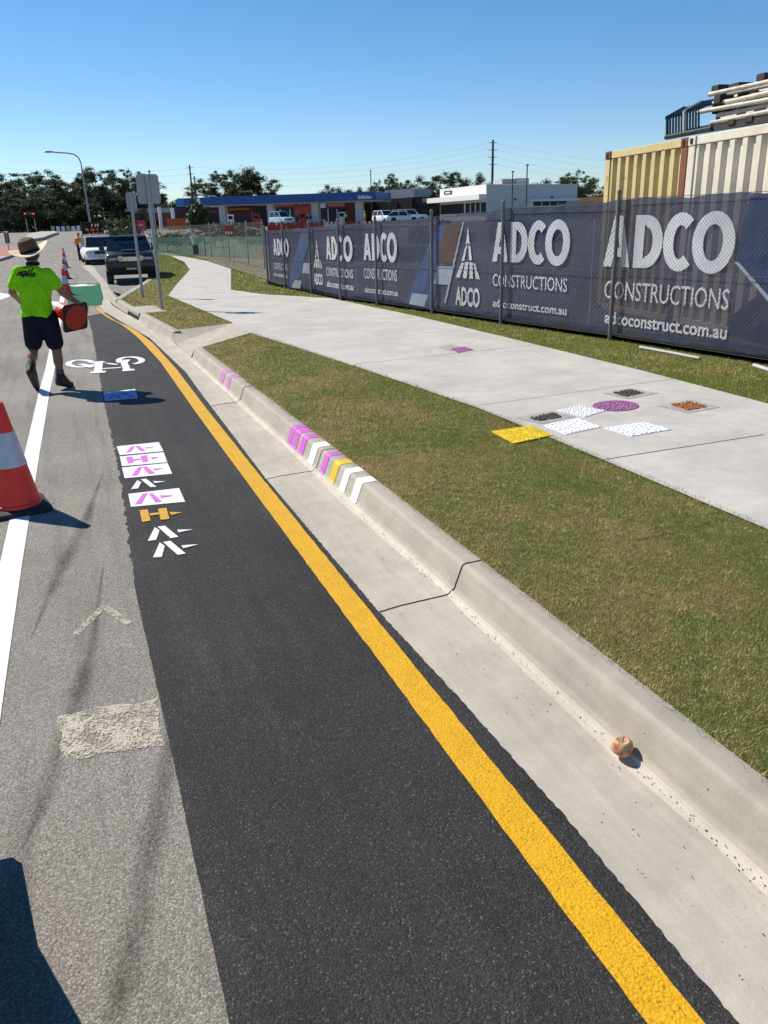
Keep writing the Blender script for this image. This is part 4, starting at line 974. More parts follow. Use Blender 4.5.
# variable message board on a trailer
vb = P(93.5,236,66); t = thing('message_board', 'black electronic message board with amber text behind the white ute', 'message sign', (vb.x,vb.y,gz(vb.y)), R(8))
zt3, zb3 = P(93,222,66).z-gz(vb.y), P(93,234,66).z-gz(vb.y); wv = (104-83.5)*66*.98/860
MB().box((0,0,(zt3+zb3)/2),(wv,.15,zt3-zb3),bev=.02).build('board', DARK, t)
ld = MB(); lw = MB()
for r_, (a_, b_) in enumerate([(-.05,.55),(-.55,.42),(-.35,.65)]):
    zz = zt3-.22-.30*r_; x = a_*wv/2*1.2
    while x < b_*wv/2*1.3:
        for k in range(4): (lw if r_ == 0 else ld).box((x+random.choice((0,.05)),-.085,zz-.075+.05*k),(.045,.02,.028))
        x += random.choice((.13,.16,.26))
ld.build('amber_text', AMBER, t); lw.build('white_text', LEDW, t)
MB().tube((0,.1,.5),(0,.1,zb3+.1),.07).build('mast', GREYM, t); MB().box((0,.1,.55),(1.3,1.8,.25),bev=.04).build('trailer', simple('trailer_orange', (.45,.16,.03), .6), t)
wheel(t, -.75, .1, .3, .18); wheel(t, .75, .1, .3, .18)

# ------------------------------------------------------------------ banner fence
cum = [0]
FXY = [Vector(p) for p in FENCE_XY]
for a, b in zip(FXY[:-1], FXY[1:]): cum.append(cum[-1]+(b-a).length)
def fpos(s):
    s = max(0, min(cum[-1]-1e-6, s))
    for i in range(len(cum)-1):
        if s <= cum[i+1]: return FXY[i].lerp(FXY[i+1], (s-cum[i])/(cum[i+1]-cum[i]))
    return FXY[-1]
def fnorm(s):                                 # towards the footpath
    d = (fpos(s+.15)-fpos(s-.15)).normalized(); return Vector((d.y, -d.x)) if (d.y*-1 < 0) else Vector((d.y,-d.x))
def fsz(px, py):                              # pixel on the fence face -> (s, z)
    d = ray(px, py); best = None
    for i in range(len(FXY)-1):
        a, b = FXY[i], FXY[i+1]; e = b-a; den = d.x*(-e.y)-d.y*(-e.x)
        if abs(den) < 1e-9: continue
        t = (a.x*(-e.y)-a.y*(-e.x))/den; u = (d.x*a.y-d.y*a.x)/den
        if -.02 <= u <= 1.02 and t > 0: return cum[i]+u*(cum[i+1]-cum[i]), EYE+d.z*t
    return None
GZ = .2
tops = [(cum[0],1.57),(cum[2],1.72),(cum[3],1.78),(cum[4],1.87),(cum[5],1.92),(cum[9],1.93)]
def ftop(s):
    for (a, za), (b, zb_) in zip(tops[:-1], tops[1:]):
        if s <= b: return GZ+(za+(zb_-za)*(s-a)/(b-a) - GZ) if s >= a else GZ+tops[0][1]-GZ
    return tops[-1][1]
nsign = 1 if (fnorm(5).x < 0) else -1
def F3(s, z, off=0):
    p = fpos(s)+fnorm(s)*nsign*off; return Vector((p.x, p.y, z))
fence = thing('site_fence', 'long chain link fence with steel posts carrying navy banners along the footpath', 'fence', (FXY[4].x, FXY[4].y, GZ))
post_s = []
for px in (268, 285.5, 312, 341, 378, 433.5, 503, 613):
    y_ = 283+(px-268)*.158; r_ = fsz(px, y_-20); post_s.append(r_[0])
post_s += [post_s[-1]+2.7, post_s[-1]+5.2]; post_s = [s for s in post_s if s < cum[-1]]
for s in post_s:
    m = MB(); a = F3(s, GZ-.3, .035); b = F3(s, ftop(s)+.05, .035); m.tube(a, b, .025, .025, 12); m.lathe([(.028,0),(.028,.03),(.010,.045)], 12, b); local(m, fence).build('post', POSTM, fence, smooth=True)
ends = [0]+post_s+[cum[-1]] if post_s[0] > .3 else post_s+[cum[-1]]
for s0, s1 in zip(ends[:-1], ends[1:]):
    if s1-s0 < .2: continue
    m = MB(); pit_ = .036 if s0 > cum[4] else .05; wr = .0014 if s0 > cum[4] else .0016
    z0 = GZ+.02; hgt = ftop(s0)-.02-z0
    def wire(sa, za, sb, zb_):
        k = 2; pr_ = None
        for i in range(k+1):
            t = i/k; p_ = F3(sa+(sb-sa)*t, za+(zb_-za)*t, .004+.004*((i)%2))
            if pr_ is not None: m.tube(pr_, p_, wr, wr, 3, False)
            pr_ = p_
    x = s0-hgt
    while x < s1:
        for sg in (1,-1):
            # line from (x,z0) to (x+hgt,z0+hgt), clipped to the bay
            a_, b_ = max(x, s0), min(x+hgt, s1)
            if b_-a_ > .02:
                za, zb_ = z0+(a_-x), z0+(b_-x)
                if sg > 0: wire(a_, za, b_, zb_)
                else: wire(a_, z0+hgt-(a_-x), b_, z0+hgt-(b_-x))
        x += pit_*2**.5
    for zz in (z0, z0+hgt*.5, z0+hgt):
        n_ = 3
        for k in range(n_): m.tube(F3(s0+(s1-s0)*k/n_, zz, .01), F3(s0+(s1-s0)*(k+1)/n_, zz, .01), .004, .004, 4, False)
    local(m, fence).build('wire_mesh', WIRE, fence, fix=False)
# banners
BNAVY = m_banner('navy_mesh_cloth', (.054,.065,.115), .11); BBLUE = m_banner('blue_band_cloth', (.085,.125,.26), .12); BDEEP = m_banner('deep_blue_band_cloth', (.045,.065,.15), .10); BWHITE = m_banner('white_print', (.72,.72,.74), .06, .12); BPALE = m_banner('pale_print', (.42,.46,.55), .08, .12); BBROWN = m_banner('brown_print', (.13,.085,.07), .1, .12)
def glyph_A():   return [[(0,0),(.30,1),(.52,1),(.52,.62),(.40,.62),(.24,0)],[(.40,1.0),(.60,1),(.88,0),(.62,0),(.55,.26),(.36,.26),(.42,.46),(.50,.46)]]
def ring_poly(cx, cy, rx, ry, w, a0, a1, n=26):
    out = []
    for k in range(n):
        t0, t1 = R(a0+(a1-a0)*k/n), R(a0+(a1-a0)*(k+1)/n)
        out.append([(cx+rx*math.cos(t0),cy+ry*math.sin(t0)),(cx+rx*math.cos(t1),cy+ry*math.sin(t1)),(cx+(rx-w)*math.cos(t1),cy+(ry-w*.8)*math.sin(t1)),(cx+(rx-w)*math.cos(t0),cy+(ry-w*.8)*math.sin(t0))])
    return out
def adco_polys(wt=.28):                       # heavy letters in a 3.5 x 1 box
    A = [[(0,0),(.27,1),(.50,1),(.40,.60),(.245,0)],[(.27,1),(.53,1),(.82,0),(.575,0),(.40,.66)],[(.26,.20),(.54,.20),(.49,.38),(.31,.38)]]
    D = [[(.92,0),(.92,1),(.92+wt,1),(.92+wt,0)]]+[[(x+1.16,y) for x,y in q_] for q_ in ring_poly(.10,.5,.48,.5,wt,-90,90,16)]+[[(1.10,0),(1.27,0),(1.27,.19),(1.10,.19)],[(1.10,.81),(1.27,.81),(1.27,1),(1.10,1)]]
    Cc = [[(x+2.22,y) for x,y in q_] for q_ in ring_poly(0,.5,.46,.53,wt,48,312,24)]
    O = [[(x+3.06,y) for x,y in q_] for q_ in ring_poly(0,.5,.52,.54,wt,0,360,30)]
    return [[(x,y) for x,y in p_] for p_ in A+D+Cc+O], 3.58
def font_tris(txt, offset):
    cu = bpy.data.curves.new('t', 'FONT'); cu.body = txt; cu.offset = offset; cu.resolution_u = 3; cu.fill_mode = 'FRONT'
    o = bpy.data.objects.new('t', cu); C.objects.link(o); dg = bpy.context.evaluated_depsgraph_get(); me = bpy.data.meshes.new_from_object(o.evaluated_get(dg))
    vs_ = [(v.co.x, v.co.y) for v in me.vertices]; fs_ = [p_.vertices[:] for p_ in me.polygons]
    bpy.data.objects.remove(o); bpy.data.curves.remove(cu); bpy.data.meshes.remove(me); return vs_, fs_
fonts = {'CONSTRUCTIONS': font_tris('CONSTRUCTIONS', .002), 'adcoconstruct.com.au': font_tris('adcoconstruct.com.au', .022), 'ADCO': font_tris('ADCO', .03)}
def put(mb, vs_, fs_, s0, s1, z0, z1, off=.012):  # fit to a box of the fence face
    xs = [v[0] for v in vs_]; ys_ = [v[1] for v in vs_]; xa, xb, ya, yb = min(xs), max(xs), min(ys_), max(ys_)
    out = []
    for x, y in vs_:
        s = s0+(s1-s0)*(x-xa)/(xb-xa); z_ = z0+(z1-z0)*(y-ya)/(yb-ya); out.append(tuple(F3(s, z_, off)))
    mb.add(out, fs_)
BOFF = -.03
def text_block(t, pa, pc, pu_, nm='lettering'):
    # pa: (pxL, pxR, ytopL, ybotL, ytopR, ybotR) for each row
    for kind_, bx in (('ADCO_heavy', pa), ('CONSTRUCTIONS', pc), ('adcoconstruct.com.au', pu_)):
        if bx is None: continue
        xl, xr, a_, b_, c_, d_ = bx; s0, zt0 = fsz(xl, a_); _, zb0 = fsz(xl, b_); s1, zt1 = fsz(xr, c_); _, zb1 = fsz(xr, d_)
        z1_, z0_ = (zt0+zt1)/2, (zb0+zb1)/2; m = MB()
        if kind_ == 'ADCO_heavy':
            pl, wd = adco_polys(); vs_ = []; fs_ = []
            for q_ in pl: fs_.append(tuple(range(len(vs_), len(vs_)+len(q_)))); vs_ += q_
            put(m, vs_, fs_, s0, s1, z0_, z1_, BOFF+.010)
            # separate overlapping strokes by a hair
            k = 0; 
            for i_f, f in enumerate(m.f):
                nrm_ = fnorm(s0)*nsign*.00035*i_f
                for vi in f: v = m.v[vi]; m.v[vi] = (v[0]+nrm_.x*.3, v[1]+nrm_.y*.3, v[2])
        else:
            vs_, fs_ = fonts[kind_]; put(m, vs_, fs_, s0, s1, z0_, z1_, BOFF+.012)
        local(m, t).build('lettering', BWHITE, t, fix=False)
def logo(t, xl, xr, yt, yb, ya, yb2):
    s0, zb0 = fsz(xl, yb); s1, zb1 = fsz(xr, yb); sm_, zt_ = fsz((xl+xr)/2, yt); zb_ = (zb0+zb1)/2; h = zt_-zb_
    m = MB()
    shapes = [[(.50,1.0),(.42,.66),(.50,.70),(.58,.66)],
      [(.40,.62),(.25,.34),(.36,.34),(.48,.66)],[(.52,.66),(.56,.36),(.67,.36),(.61,.62)],
      [(.24,.30),(0,0),(.18,0),(.36,.30)],[(.40,.32),(.30,.0),(.46,.0),(.54,.32)],[(.58,.32),(.58,0),(.72,0),(.70,.32)],[(.74,.30),(.84,0),(1,0),(.80,.30)]]
    for sh in shapes: m.add([tuple(F3(s0+(s1-s0)*x, zb_+h*y, BOFF+.012)) for x, y in sh], [tuple(range(len(sh)))])
    local(m, t).build('emblem', BWHITE, t, fix=False)
    m = MB(); vs_, fs_ = fonts['ADCO']; _, a_ = fsz(xl, ya); _, b_ = fsz(xl, yb2); put(m, vs_, fs_, s0, s1, b_, a_, BOFF+.012)
    local(m, t).build('lettering', BWHITE, t, fix=False)
def pxpoly(t, pts_, mat_, nm, off=.006):
    m = MB(); q_ = [fsz(x,y) for x,y in pts_]
    m.add([tuple(F3(s, z_, BOFF+off)) for s, z_ in q_], [tuple(range(len(q_)))])
    local(m, t).build(nm, mat_, t, fix=False)
def banner(label, s0, s1):
    p_ = F3((s0+s1)/2, GZ, 0); t = thing('banner', label, 'banner', (p_.x,p_.y,GZ), 0, 'navy printed banners tied to the site fence')
    m = MB(); n_ = 40; nz = 6
    for i in range(n_+1):
        s = s0+(s1-s0)*i/n_
        for j in range(nz+1):
            z_ = GZ+.06+(ftop(s)-.03-GZ-.06)*j/nz + (.012*math.sin(s*5)+.01*math.sin(s*13) if j in (0,nz) else 0)
            m.v.append(tuple(F3(s, z_, BOFF + (-.008*abs(math.sin(s*3+j*1.3)) if 0 < j < nz else 0))))
    for i in range(n_):
        for j in range(nz): m.f.append((i*(nz+1)+j,(i+1)*(nz+1)+j,(i+1)*(nz+1)+j+1,i*(nz+1)+j+1)); m.m.append(0)
    local(m, t).build('cloth', BNAVY, t, smooth=True); return t
sA, sB = fsz(354,250)[0], fsz(591,250)[0]
b1 = banner('navy company banner nearest the camera with the biggest white lettering, right edge', sB+.003, cum[-1]-.05)
text_block(b1, (605,738,216,267.6,208,276), (604,729,281.5,298,288,311), (604,727,314,324.5,322,339))
pxpoly(b1, [(748,195),(768,193),(768,300),(735,262)], BDEEP, 'blue_band'); pxpoly(b1, [(733,262),(737,262),(768,297),(768,303)], BPALE, 'pale_stripe', .009)
b2 = banner('middle navy company banner with white emblem and blue diagonal band', sA+.003, sB-.003)
text_block(b2, (492,570.5,222,263,218,266.5), (492,566.4,274,284.5,278,294), (492,566,299.5,306,306,316.5)); text_block(b2, (362,396,233,260,232,264), (363,396,268,278,270,282), (364,397,286,292,290,297))
logo(b2, 454.6, 479, 227, 278.4, 286, 305)
pxpoly(b2, [(436,226),(458,223),(430,309),(404,303)], BBLUE, 'blue_band'); pxpoly(b2, [(411,293),(427,295),(423,307),(408,304)], BPALE, 'pale_block', .009); pxpoly(b2, [(443,226),(460,222),(452,264),(436,262)], BBROWN, 'brown_block', .0105); pxpoly(b2, [(436,266),(453,267),(449,285),(433,284)], BPALE, 'pale_block', .0115); pxpoly(b2, [(461.5,222),(463,222),(445,303),(443,303)], BPALE, 'pale_stripe', .0125)
b3 = banner('farthest navy company banner with small lettering at the fence end', .05, sA-.003)
text_block(b3, (324.5,351.4,236.5,260,235,262), (325.6,352,268,276,269,278), (326,352.6,281,287,283,290)); text_block(b3, (272,287.6,238.5,255.5,238,257), (273,287,263,269,264,271), (273,287,272.5,276,273.5,278)); logo(b3, 312.7, 321.5, 239, 268, 273, 284)
pxpoly(b3, [(300,233),(310,233),(296,289),(286,287)], BBLUE, 'blue_band'); pxpoly(b3, [(303,262),(311,263),(309,274),(301,273)], BPALE, 'pale_block', .009); pxpoly(b3, [(294,280),(301,281),(299,289),(291,287)], BPALE, 'pale_block', .0105)
# pale edging and a scrap of plastic below the fence
PALEST = simple('pale_plastic', (.46,.46,.47), .6)
ed = MB(); pts_ = [gp(x,y,.2) for x,y in ((640,345.5),(668,350.5),(700,356.5))]
ed.path([(p.x,p.y,.180) for p in pts_], .018, 8); o = ed.build('edge_pipe', PALEST, smooth=True); tag(o, 'long pale plastic pipe lying in the grass under the right banner', 'pipe')
ed = MB(); pts_ = [gp(x,y,.2) for x,y in ((754,363.5),(775,370))]; ed.path([(p.x,p.y,.182) for p in pts_], .020, 8); o = ed.build('edge_pipe', PALEST, smooth=True); tag(o, 'short pale plastic pipe end at the right edge under the banner', 'pipe')
p_ = gp(664,342,.2); sc = MB(); sc.sphere((0,0,.02),(.13,.05,.025),12,6,Matrix.Rotation(R(60),3,'Z')); o = sc.build('plastic_scrap', simple('blue_plastic', (.16,.22,.50), .4), smooth=True)
for v in o.data.vertices: v.co += Vector((random.uniform(-.012,.012),random.uniform(-.012,.012),random.uniform(-.008,.012)))
o.location = (p_.x,p_.y,.195); tag(o, 'scrap of blue plastic caught under the right banner', 'scrap')
# grit along the foot of the kerb
gd = MB()
for k in range(480):
    y = .9+8*random.random()**1.7; t_ = random.random(); x = gr(y)-.012-abs(random.gauss(0,.016)) if t_ < .80 else gl(y)+.06+random.random()*(gr(y)-gl(y)-.08)
    r_ = random.uniform(.0009,.0028); z_ = .0135+max(0,(x-gr(y)+.028))*.5
    a_ = random.random()*3.1; gd.lathe([(r_*.6,-r_*.2),(r_,r_*.4),(r_*.5,r_*1.0)], 5, (x,y,z_+.001), Matrix.Rotation(a_,3,'Z'))
tag(gd.build('gutter_grit', simple('dark_grit_bits', (.05,.042,.034), .9), fix=False), kind='stuff')
# ------------------------------------------------------------------ shipping containers
def container(label, O, dirv, W_, H_, D_, paint, postm, nrib, loc_z):
    ang_ = math.atan2(dirv.y, dirv.x); t = thing('shipping_container', label, 'container', (O.x,O.y,loc_z), ang_, 'shipping containers in a row')
    # local: x along the face, y into the body (away from the road) = +y after rotation
    sgn = 1
    m = MB(); pf = []
    x = .16; pitch = (W_-.32)/nrib
    prof_ = [(0,.0),(.26,.0),(.40,.055),(.74,.055),(.88,.0)]
    xs_ = []
    for k in range(nrib):
        for a_, d_ in prof_: xs_.append((x+(k+a_)*pitch, d_))
    xs_.append((W_-.16,0))
    for z_ in (.16, H_-.12):
        for a_, d_ in xs_: m.v.append((a_, .03+d_, z_))
    n_ = len(xs_)
    for i in range(n_-1): m.f.append((i,i+1,n_+i+1,n_+i)); m.m.append(0)
    m.build('corrugated_wall', paint, t)
    for x_ in (.08, W_-.08): MB().box((x_,.09,H_/2),(.155,.16,H_-.24),bev=.01).build('corner_post', postm if x_ > 1 else paint, t)
    MB().box((W_/2,.09,H_-.06),(W_-.32,.14,.11),bev=.01).build('rail', paint, t); MB().box((W_/2,.09,.08),(W_-.32,.14,.15),bev=.01).build('rail', paint, t)
    for x_ in (.085, W_-.085):
        for z_ in (.06, H_-.06):
            c_ = MB().box((x_,.088,z_),(.175,.178,.121),bev=.012).build('corner_casting', postm, t); MB().box((x_,-.002,z_),(.06,.02,.07),bev=.008).build('slot', DARK, c_)
    sh = MB(); sh.box((.05,D_/2+.1,H_/2),(.04,D_-.2,H_-.1)); sh.box((W_-.05,D_/2+.1,H_/2),(.04,D_-.2,H_-.1)); sh.box((W_/2,D_/2+.1,H_-.05),(W_-.14,D_-.2,.04)); sh.box((W_/2,D_,H_/2),(W_-.14,.04,H_-.1)); sh.build('shell', paint, t)
    return t
O = P(605.5,152,15.2); ang = R(8); dv = Vector((-math.sin(ang), -math.cos(ang))); Hc = 2.59; zc = O.z-Hc
CYEL = m_rust('ochre_container_paint', (.66,.52,.235), .44); CWHT = m_rust('cream_container_paint', (.78,.70,.55), .2); RUST = m_rust('rusty_post_paint', (.22,.075,.03), .75)
c1 = container('ochre corrugated shipping container with a rusty corner post', Vector((O.x,O.y)), dv, 2.44, Hc, 6.06, CYEL, RUST, 8, zc)
O2 = Vector((O.x,O.y))+dv*2.46
c2 = container('cream corrugated shipping container at the right edge carrying the steel stack', O2, dv, 2.44, Hc, 6.06, CWHT, CWHT, 8, zc)
top = zc+Hc
def onC(s, dpt, h):                            # point on the containers' roofs
    nrm_ = Vector((-dv.y, dv.x)); p_ = Vector((O.x,O.y))+dv*s+nrm_*dpt; return Vector((p_.x,p_.y,top+h))
# nested dark frames
DGREEN = simple('dark_green_steel', (.018,.034,.038), .5, .2); PALEM = simple('pale_steel', (.60,.58,.55), .5, .2)
nrm2 = Vector((math.cos(ang), -math.sin(ang)))
def faceP(px, py, d):                          # the point of a pixel's ray on a plane d metres behind the containers' face
    q_ = Vector((O.x,O.y))+nrm2*d; r_ = ray(px,py); t_ = q_.dot(nrm2)/(r_.x*nrm2.x+r_.y*nrm2.y); return Vector((r_.x*t_, r_.y*t_, EYE+r_.z*t_))
fb = faceP(690,130,.6)
ft = thing('frame_stack', 'nested dark green steel frames stacked on top of the ochre container', 'steel frames', (fb.x,fb.y,top), 0)
for g_, (x0_, n_, yb_, yt_) in enumerate([(667.0,6,136.5,118),(684,6,131.5,112)]):
    for k in range(n_):
        x_ = x0_+2.9*k; m = MB(); dy_ = -.45*k; d0_ = .10
        A_, B_ = faceP(x_, yb_+dy_, d0_), faceP(x_+.3, yt_+dy_*1.6, d0_); C__ = faceP(x_+17, yt_-9.5+dy_, d0_+.55); E_ = faceP(x_+15, yb_-3+dy_, d0_+.9); G_ = faceP(x_+17, yt_-8+dy_, d0_+.9)
        rr_ = .017 if k else .024
        for p0_, p1_, f_ in ((A_,B_,1),(B_,C__,1.5),(A_,E_,1)): m.tube(p0_, p1_, rr_*f_, None, 6)
        pale = (g_ == 1 and k == 0); local(m, ft).build('frame', PALEM if pale else DGREEN, ft)
local(MB().tube(faceP(666,137.5,.10), faceP(712,128.5,.10), .035, None, 6), ft).build('skid', DGREEN, ft); local(MB().tube(faceP(668,136.5,.8), faceP(712,128,.8), .035, None, 6), ft).build('skid', DGREEN, ft)
# stack of steel props
pb0 = faceP(735,120,.5)
pb = thing('prop_stack', 'stack of pale steel props and beams with dark brackets on the cream container', 'steel props', (pb0.x,pb0.y,top), 0)
PROP = simple('weathered_galvanised', (.50,.45,.375), .5, .2, .25, 8)
for (xa_, ya_, xb_, yb_, d_, r_) in [(709.5,94.5,790,77,.15,.036),(717,96,790,81,.55,.032),(727,102.5,790,88,.15,.042),(716,101,790,85.5,.8,.03),(698.5,112,790,96,.12,.036),(704,105,740,99,.5,.032),(718,115.5,790,100.5,.18,.034),(722,112,790,97.5,.7,.03),(711.5,122.8,790,107,.12,.034),(720,119.5,790,104.5,.5,.034),(726,121,790,110.5,.3,.05),(716,124.5,790,112,.75,.03),(732,107,790,94,.45,.03)]:
    pa_, pb2 = faceP(xa_,ya_,d_), faceP(xb_,yb_,d_); m = MB(); m.tube(pa_, pb2, r_*.82, None, 10)
    local(m, pb).build('prop', PROP, pb, smooth=True)
for (xa_, ya_, w_, h_, d_) in [(722,88.5,10,5,.30),(741,86,14,4,.3),(768,77,10,5,.3),(724,98,9,9,.55),(722,108,9,9,.62),(727,117,13,8,.62),(748,92,9,9,.7),(750,106,11,10,.7),(757,100,14,12,.75),(737,113,10,9,.75),(764,111,12,8,.62),(738,122,9,4,.2),(756,119,9,4,.2)]:
    c_ = faceP(xa_, ya_, d_); sc_ = 1/63.0
    local(MB().box(c_, (.22,w_*sc_,h_*sc_), rz=-ang, bev=.008), pb).build('bracket', BROWNW, pb)
bm_ = MB(); pa_, pb2 = faceP(695,131.2,.15), faceP(790,115.5,.15); bm_.tube(pa_, pb2, .055, None, 4); local(bm_, pb).build('bearer', BROWNW, pb)
bm_ = MB(); pa_, pb2 = faceP(700,129.5,.8), faceP(790,114.5,.8); bm_.tube(pa_, pb2, .055, None, 4); local(bm_, pb).build('bearer', BROWNW, pb)
# ------------------------------------------------------------------ far buildings
class Fr:
    def __init__(s, pa, Da, pb_, Db):
        s.a = P(pa, 215, Da); s.b = P(pb_, 215, Db); d = (s.b-s.a); d.z = 0; s.L = d.length; s.rz = math.atan2(d.y, d.x); s.d = d.normalized()
    def at(s, px, py):                         # pixel -> local x, z on the facade plane
        d = ray(px, py); e = s.d; den = d.x*(-e.y)-d.y*(-e.x); t = (s.a.x*(-e.y)-s.a.y*(-e.x))/den; p_ = Vector((d.x*t, d.y*t, EYE+d.z*t))
        return (p_-Vector((s.a.x,s.a.y,0))).dot(Vector((e.x,e.y,0))), p_.z
    def box(s, mb, x0, x1, z0, z1, y0, y1, bev=0): mb.box(((x0+x1)/2,(y0+y1)/2,(z0+z1)/2),(x1-x0,y1-y0,z1-z0),bev=bev); return mb
    def pbox(s, pxa, pxb, ya, yb, y0, y1, zmin=None, bev=0):
        xa, z1 = s.at(pxa, ya); xb, _ = s.at(pxb, ya); _, z0 = s.at((pxa+pxb)/2, yb)
        if zmin is not None: z0 = zmin
        return s.box(MB(), min(xa,xb), max(xa,xb), z0, z1, y0, y1, bev)
def bthing(f, name, label, cat='building'): return thing(name, label, cat, (f.a.x, f.a.y, 0), f.rz)
# petrol station canopy
f = Fr(184,148,402,134); st = bthing(f, 'station_canopy', 'long blue service station canopy on pale square columns', 'canopy')
xa, za = f.at(184,204.5); _, zb_ = f.at(184,197.5); xb, _ = f.at(376,200)
zlo, zhi = 5.0, 5.9
zlo = f.at(230,205)[1]; zhi = f.at(230,196.5)[1]
f.box(MB(), xa, xb, zlo, zhi, 0, 9, .05).build('fascia', BLUE, st)
f.box(MB(), xa+.1, xb-.1, zlo-.06, zlo-.01, .1, 8.9).build('soffit', RENDERW, st)
xw, _ = f.at(173,200)
MB().add([(xa-1.6,-.02,zlo),(xa,-.02,zlo),(xa,-.02,zhi),(xa-1.2,-.02,zhi),(xa-1.6,1,zlo),(xa,1,zlo),(xa,1,zhi),(xa-1.2,1,zhi)],[(0,1,2,3),(7,6,5,4),(0,3,7,4),(1,5,6,2),(3,2,6,7),(0,4,5,1)]).build('fascia_end', simple('light_blue', (.02,.20,.45), .4), st)
for px in (219, 267.5, 312.5, 356.5):
    x, _ = f.at(px, 215); f.box(MB(), x-.58, x+.58, 1, zlo-.05, 1.2, 2.3, .03).build('column', simple('pale_column', (.55,.55,.56), .6), st)
tx = MB()
x0, _ = f.at(358,196); xx = x0
for w_ in (.35,.2,.3,.25,.35,.2,.3,.3): f.box(tx, xx, xx+w_*.75, zlo+.25, zlo+.25+random.choice((.35,.5)), -.03, 0); xx += w_
tx.build('sign_lettering', WHITE, st)
x, _ = f.at(198.5,200); f.box(MB(), x-.3, x+.3, zlo+.1, zhi-.1, -.06, -.01).build('logo_panel', WHITE, st)
f.box(MB(), f.at(317,200)[0], f.at(317,200)[0]+.1, zhi, zhi+.1, 0, .1)
# shop behind
f = Fr(270,165,362,152); sh = bthing(f, 'station_shop', 'red fronted service station shop behind the blue canopy')
f.pbox(270,362,199,230,0,10,0).build('wall', MAROON, sh)
f.pbox(318,346,203,207.5,-.15,-.02).build('red_fascia', REDP, sh); f.pbox(318,326,200.5,208,-.3,-.16).build('sign_panel', WHITE, sh); f.pbox(329,345,204.6,205.6,-.2,-.16).build('sign_lettering', simple('dull_gold', (.5,.3,.2), .6), sh)
f.pbox(272,308,205,207,-.15,-.02).build('red_fascia', REDP, sh)
f.pbox(320,345,209,222,-.1,-.02).build('shop_window', SHOPGL, sh); f.pbox(272,309,209,222,-.1,-.02).build('shop_window', SHOPGL, sh)
f.pbox(295,312,200,216,-.2,-.03).build('red_panel', REDP, sh)
for px in (280,290,300,328,337): f.pbox(px,px+.8,209,222,-.16,-.11).build('window_frame', RENDERW, sh)
f = Fr(172,176,256,168); s2 = bthing(f, 'dark_shop', 'low dark brown shop building left of the canopy columns')
f.pbox(174,258,205,230,0,8,0).build('wall', BROWNW, s2); f.pbox(199,256,207,217,-.2,-.02).build('maroon_fascia', MAROON, s2); f.pbox(200,256,217.5,226,-.15,-.02).build('shop_window', SHOPGL, s2); f.pbox(174,198,206,218,-.2,-.02).build('black_panel', DARK, s2)
for px in (202,211,227,238): f.pbox(px,px+7,211.2,212.2,-.24,-.21).build('sign_lettering', simple('faded_sign', (.30,.12,.06), .6), s2)
f = Fr(126,172,172,168); s3 = bthing(f, 'grey_shed', 'low grey roofed shed behind the small sign post')
f.pbox(126,173,209,230,0,8,0).build('wall', simple('red_brick', (.20,.08,.06), .8), s3); f.pbox(126,173,209,213,-.6,-.02).build('roof_edge', GREYW, s3)
for px in (130,140,150): f.pbox(px,px+5,215,222,-.1,-.02).build('window', SHOPGL, s3)
f = Fr(346,158,402,150); s4 = bthing(f, 'black_shop', 'black and red shop front right of the blue canopy')
f.pbox(362,412,200,230,0,8,0).build('wall', BROWNW, s4); f.pbox(364,398,203.5,209,-.25,-.02).build('black_fascia', DARK, s4); f.pbox(362,366,205,213,-.3,-.26).build('red_panel', REDP, s4)
f.pbox(366,404,209.5,222,-.15,-.02).build('red_front', MAROON, s4)
for px, w_ in ((381,2),(384,1.4),(387,2),(392,5)): f.pbox(px,px+w_,209.5,213.5,-.22,-.16).build('sign_lettering', simple('pale_letter', (.5,.45,.42), .6), s4)
f.pbox(379,407,190,199,2,7).build('roof_plant', GREYW, s4)
f = Fr(404,150,440,146); s5 = bthing(f, 'black_parapet_shop', 'dark flat roofed shop between the red shop and the white building')
f.pbox(406,442,197.5,230,0,8,0).build('wall', DARK, s5); f.pbox(423,430,198.5,202,-.2,-.02).build('sign', simple('dull_orange_sign', (.45,.25,.10), .5), s5); f.pbox(410,438,206,214,-.15,-.02).build('shop_window', SHOPGL, s5)
# white building
f = Fr(440,132,486,118); wb_ = bthing(f, 'white_building', 'white flat roofed building with awning beyond the middle banner')
x1_ = f.at(486,200)[0]; zt_ = f.at(484,184.5)[1]
f.box(MB(), 0, x1_, 0, zt_, 0, 10).build('front_wall', RENDERW, wb_)
f2 = Fr(486,118,577,124)
sidem = MB(); xs2 = f2.at(577,200)[0]; zt2_ = f2.at(530,184.5)[1]
sw = thing('white_building', 'long pale grey walled wing of the white building with dark shopfront', 'building', (f2.a.x, f2.a.y, 0), f2.rz)
f2.box(sidem, .02, xs2, 0, zt2_, .02, 9).build('wall', simple('pale_grey_render', (.58,.58,.60), .7, 0, .05, 1), sw)
f2.pbox(533,566,201,216,-.1,0).build('shopfront', SHOPGL, sw); f2.pbox(528,577,199.5,201.2,-.8,-.02).build('awning', RENDERW, sw)
for px in (541,549,557): f2.pbox(px,px+.8,202,214,-.16,-.11).build('window_frame', RENDERW, sw)
f2.pbox(533,566,206,207,-.17,-.12).build('window_frame', RENDERW, sw)
f2.pbox(505,519,178.5,187,1,4).build('roof_unit', GREYW, sw); f2.pbox(520,534,177.5,186,1.5,4.5).build('roof_unit', simple('pale_unit', (.62,.60,.58), .6), sw)
for px, py in ((514,198.5),(551,196.5)): f2.pbox(px,px+2,py,py+1.6,-.1,.02).build('vent', DARK, sw)
f2.pbox(527,533,201,209,-.12,-.02).build('door', RENDERW, sw)
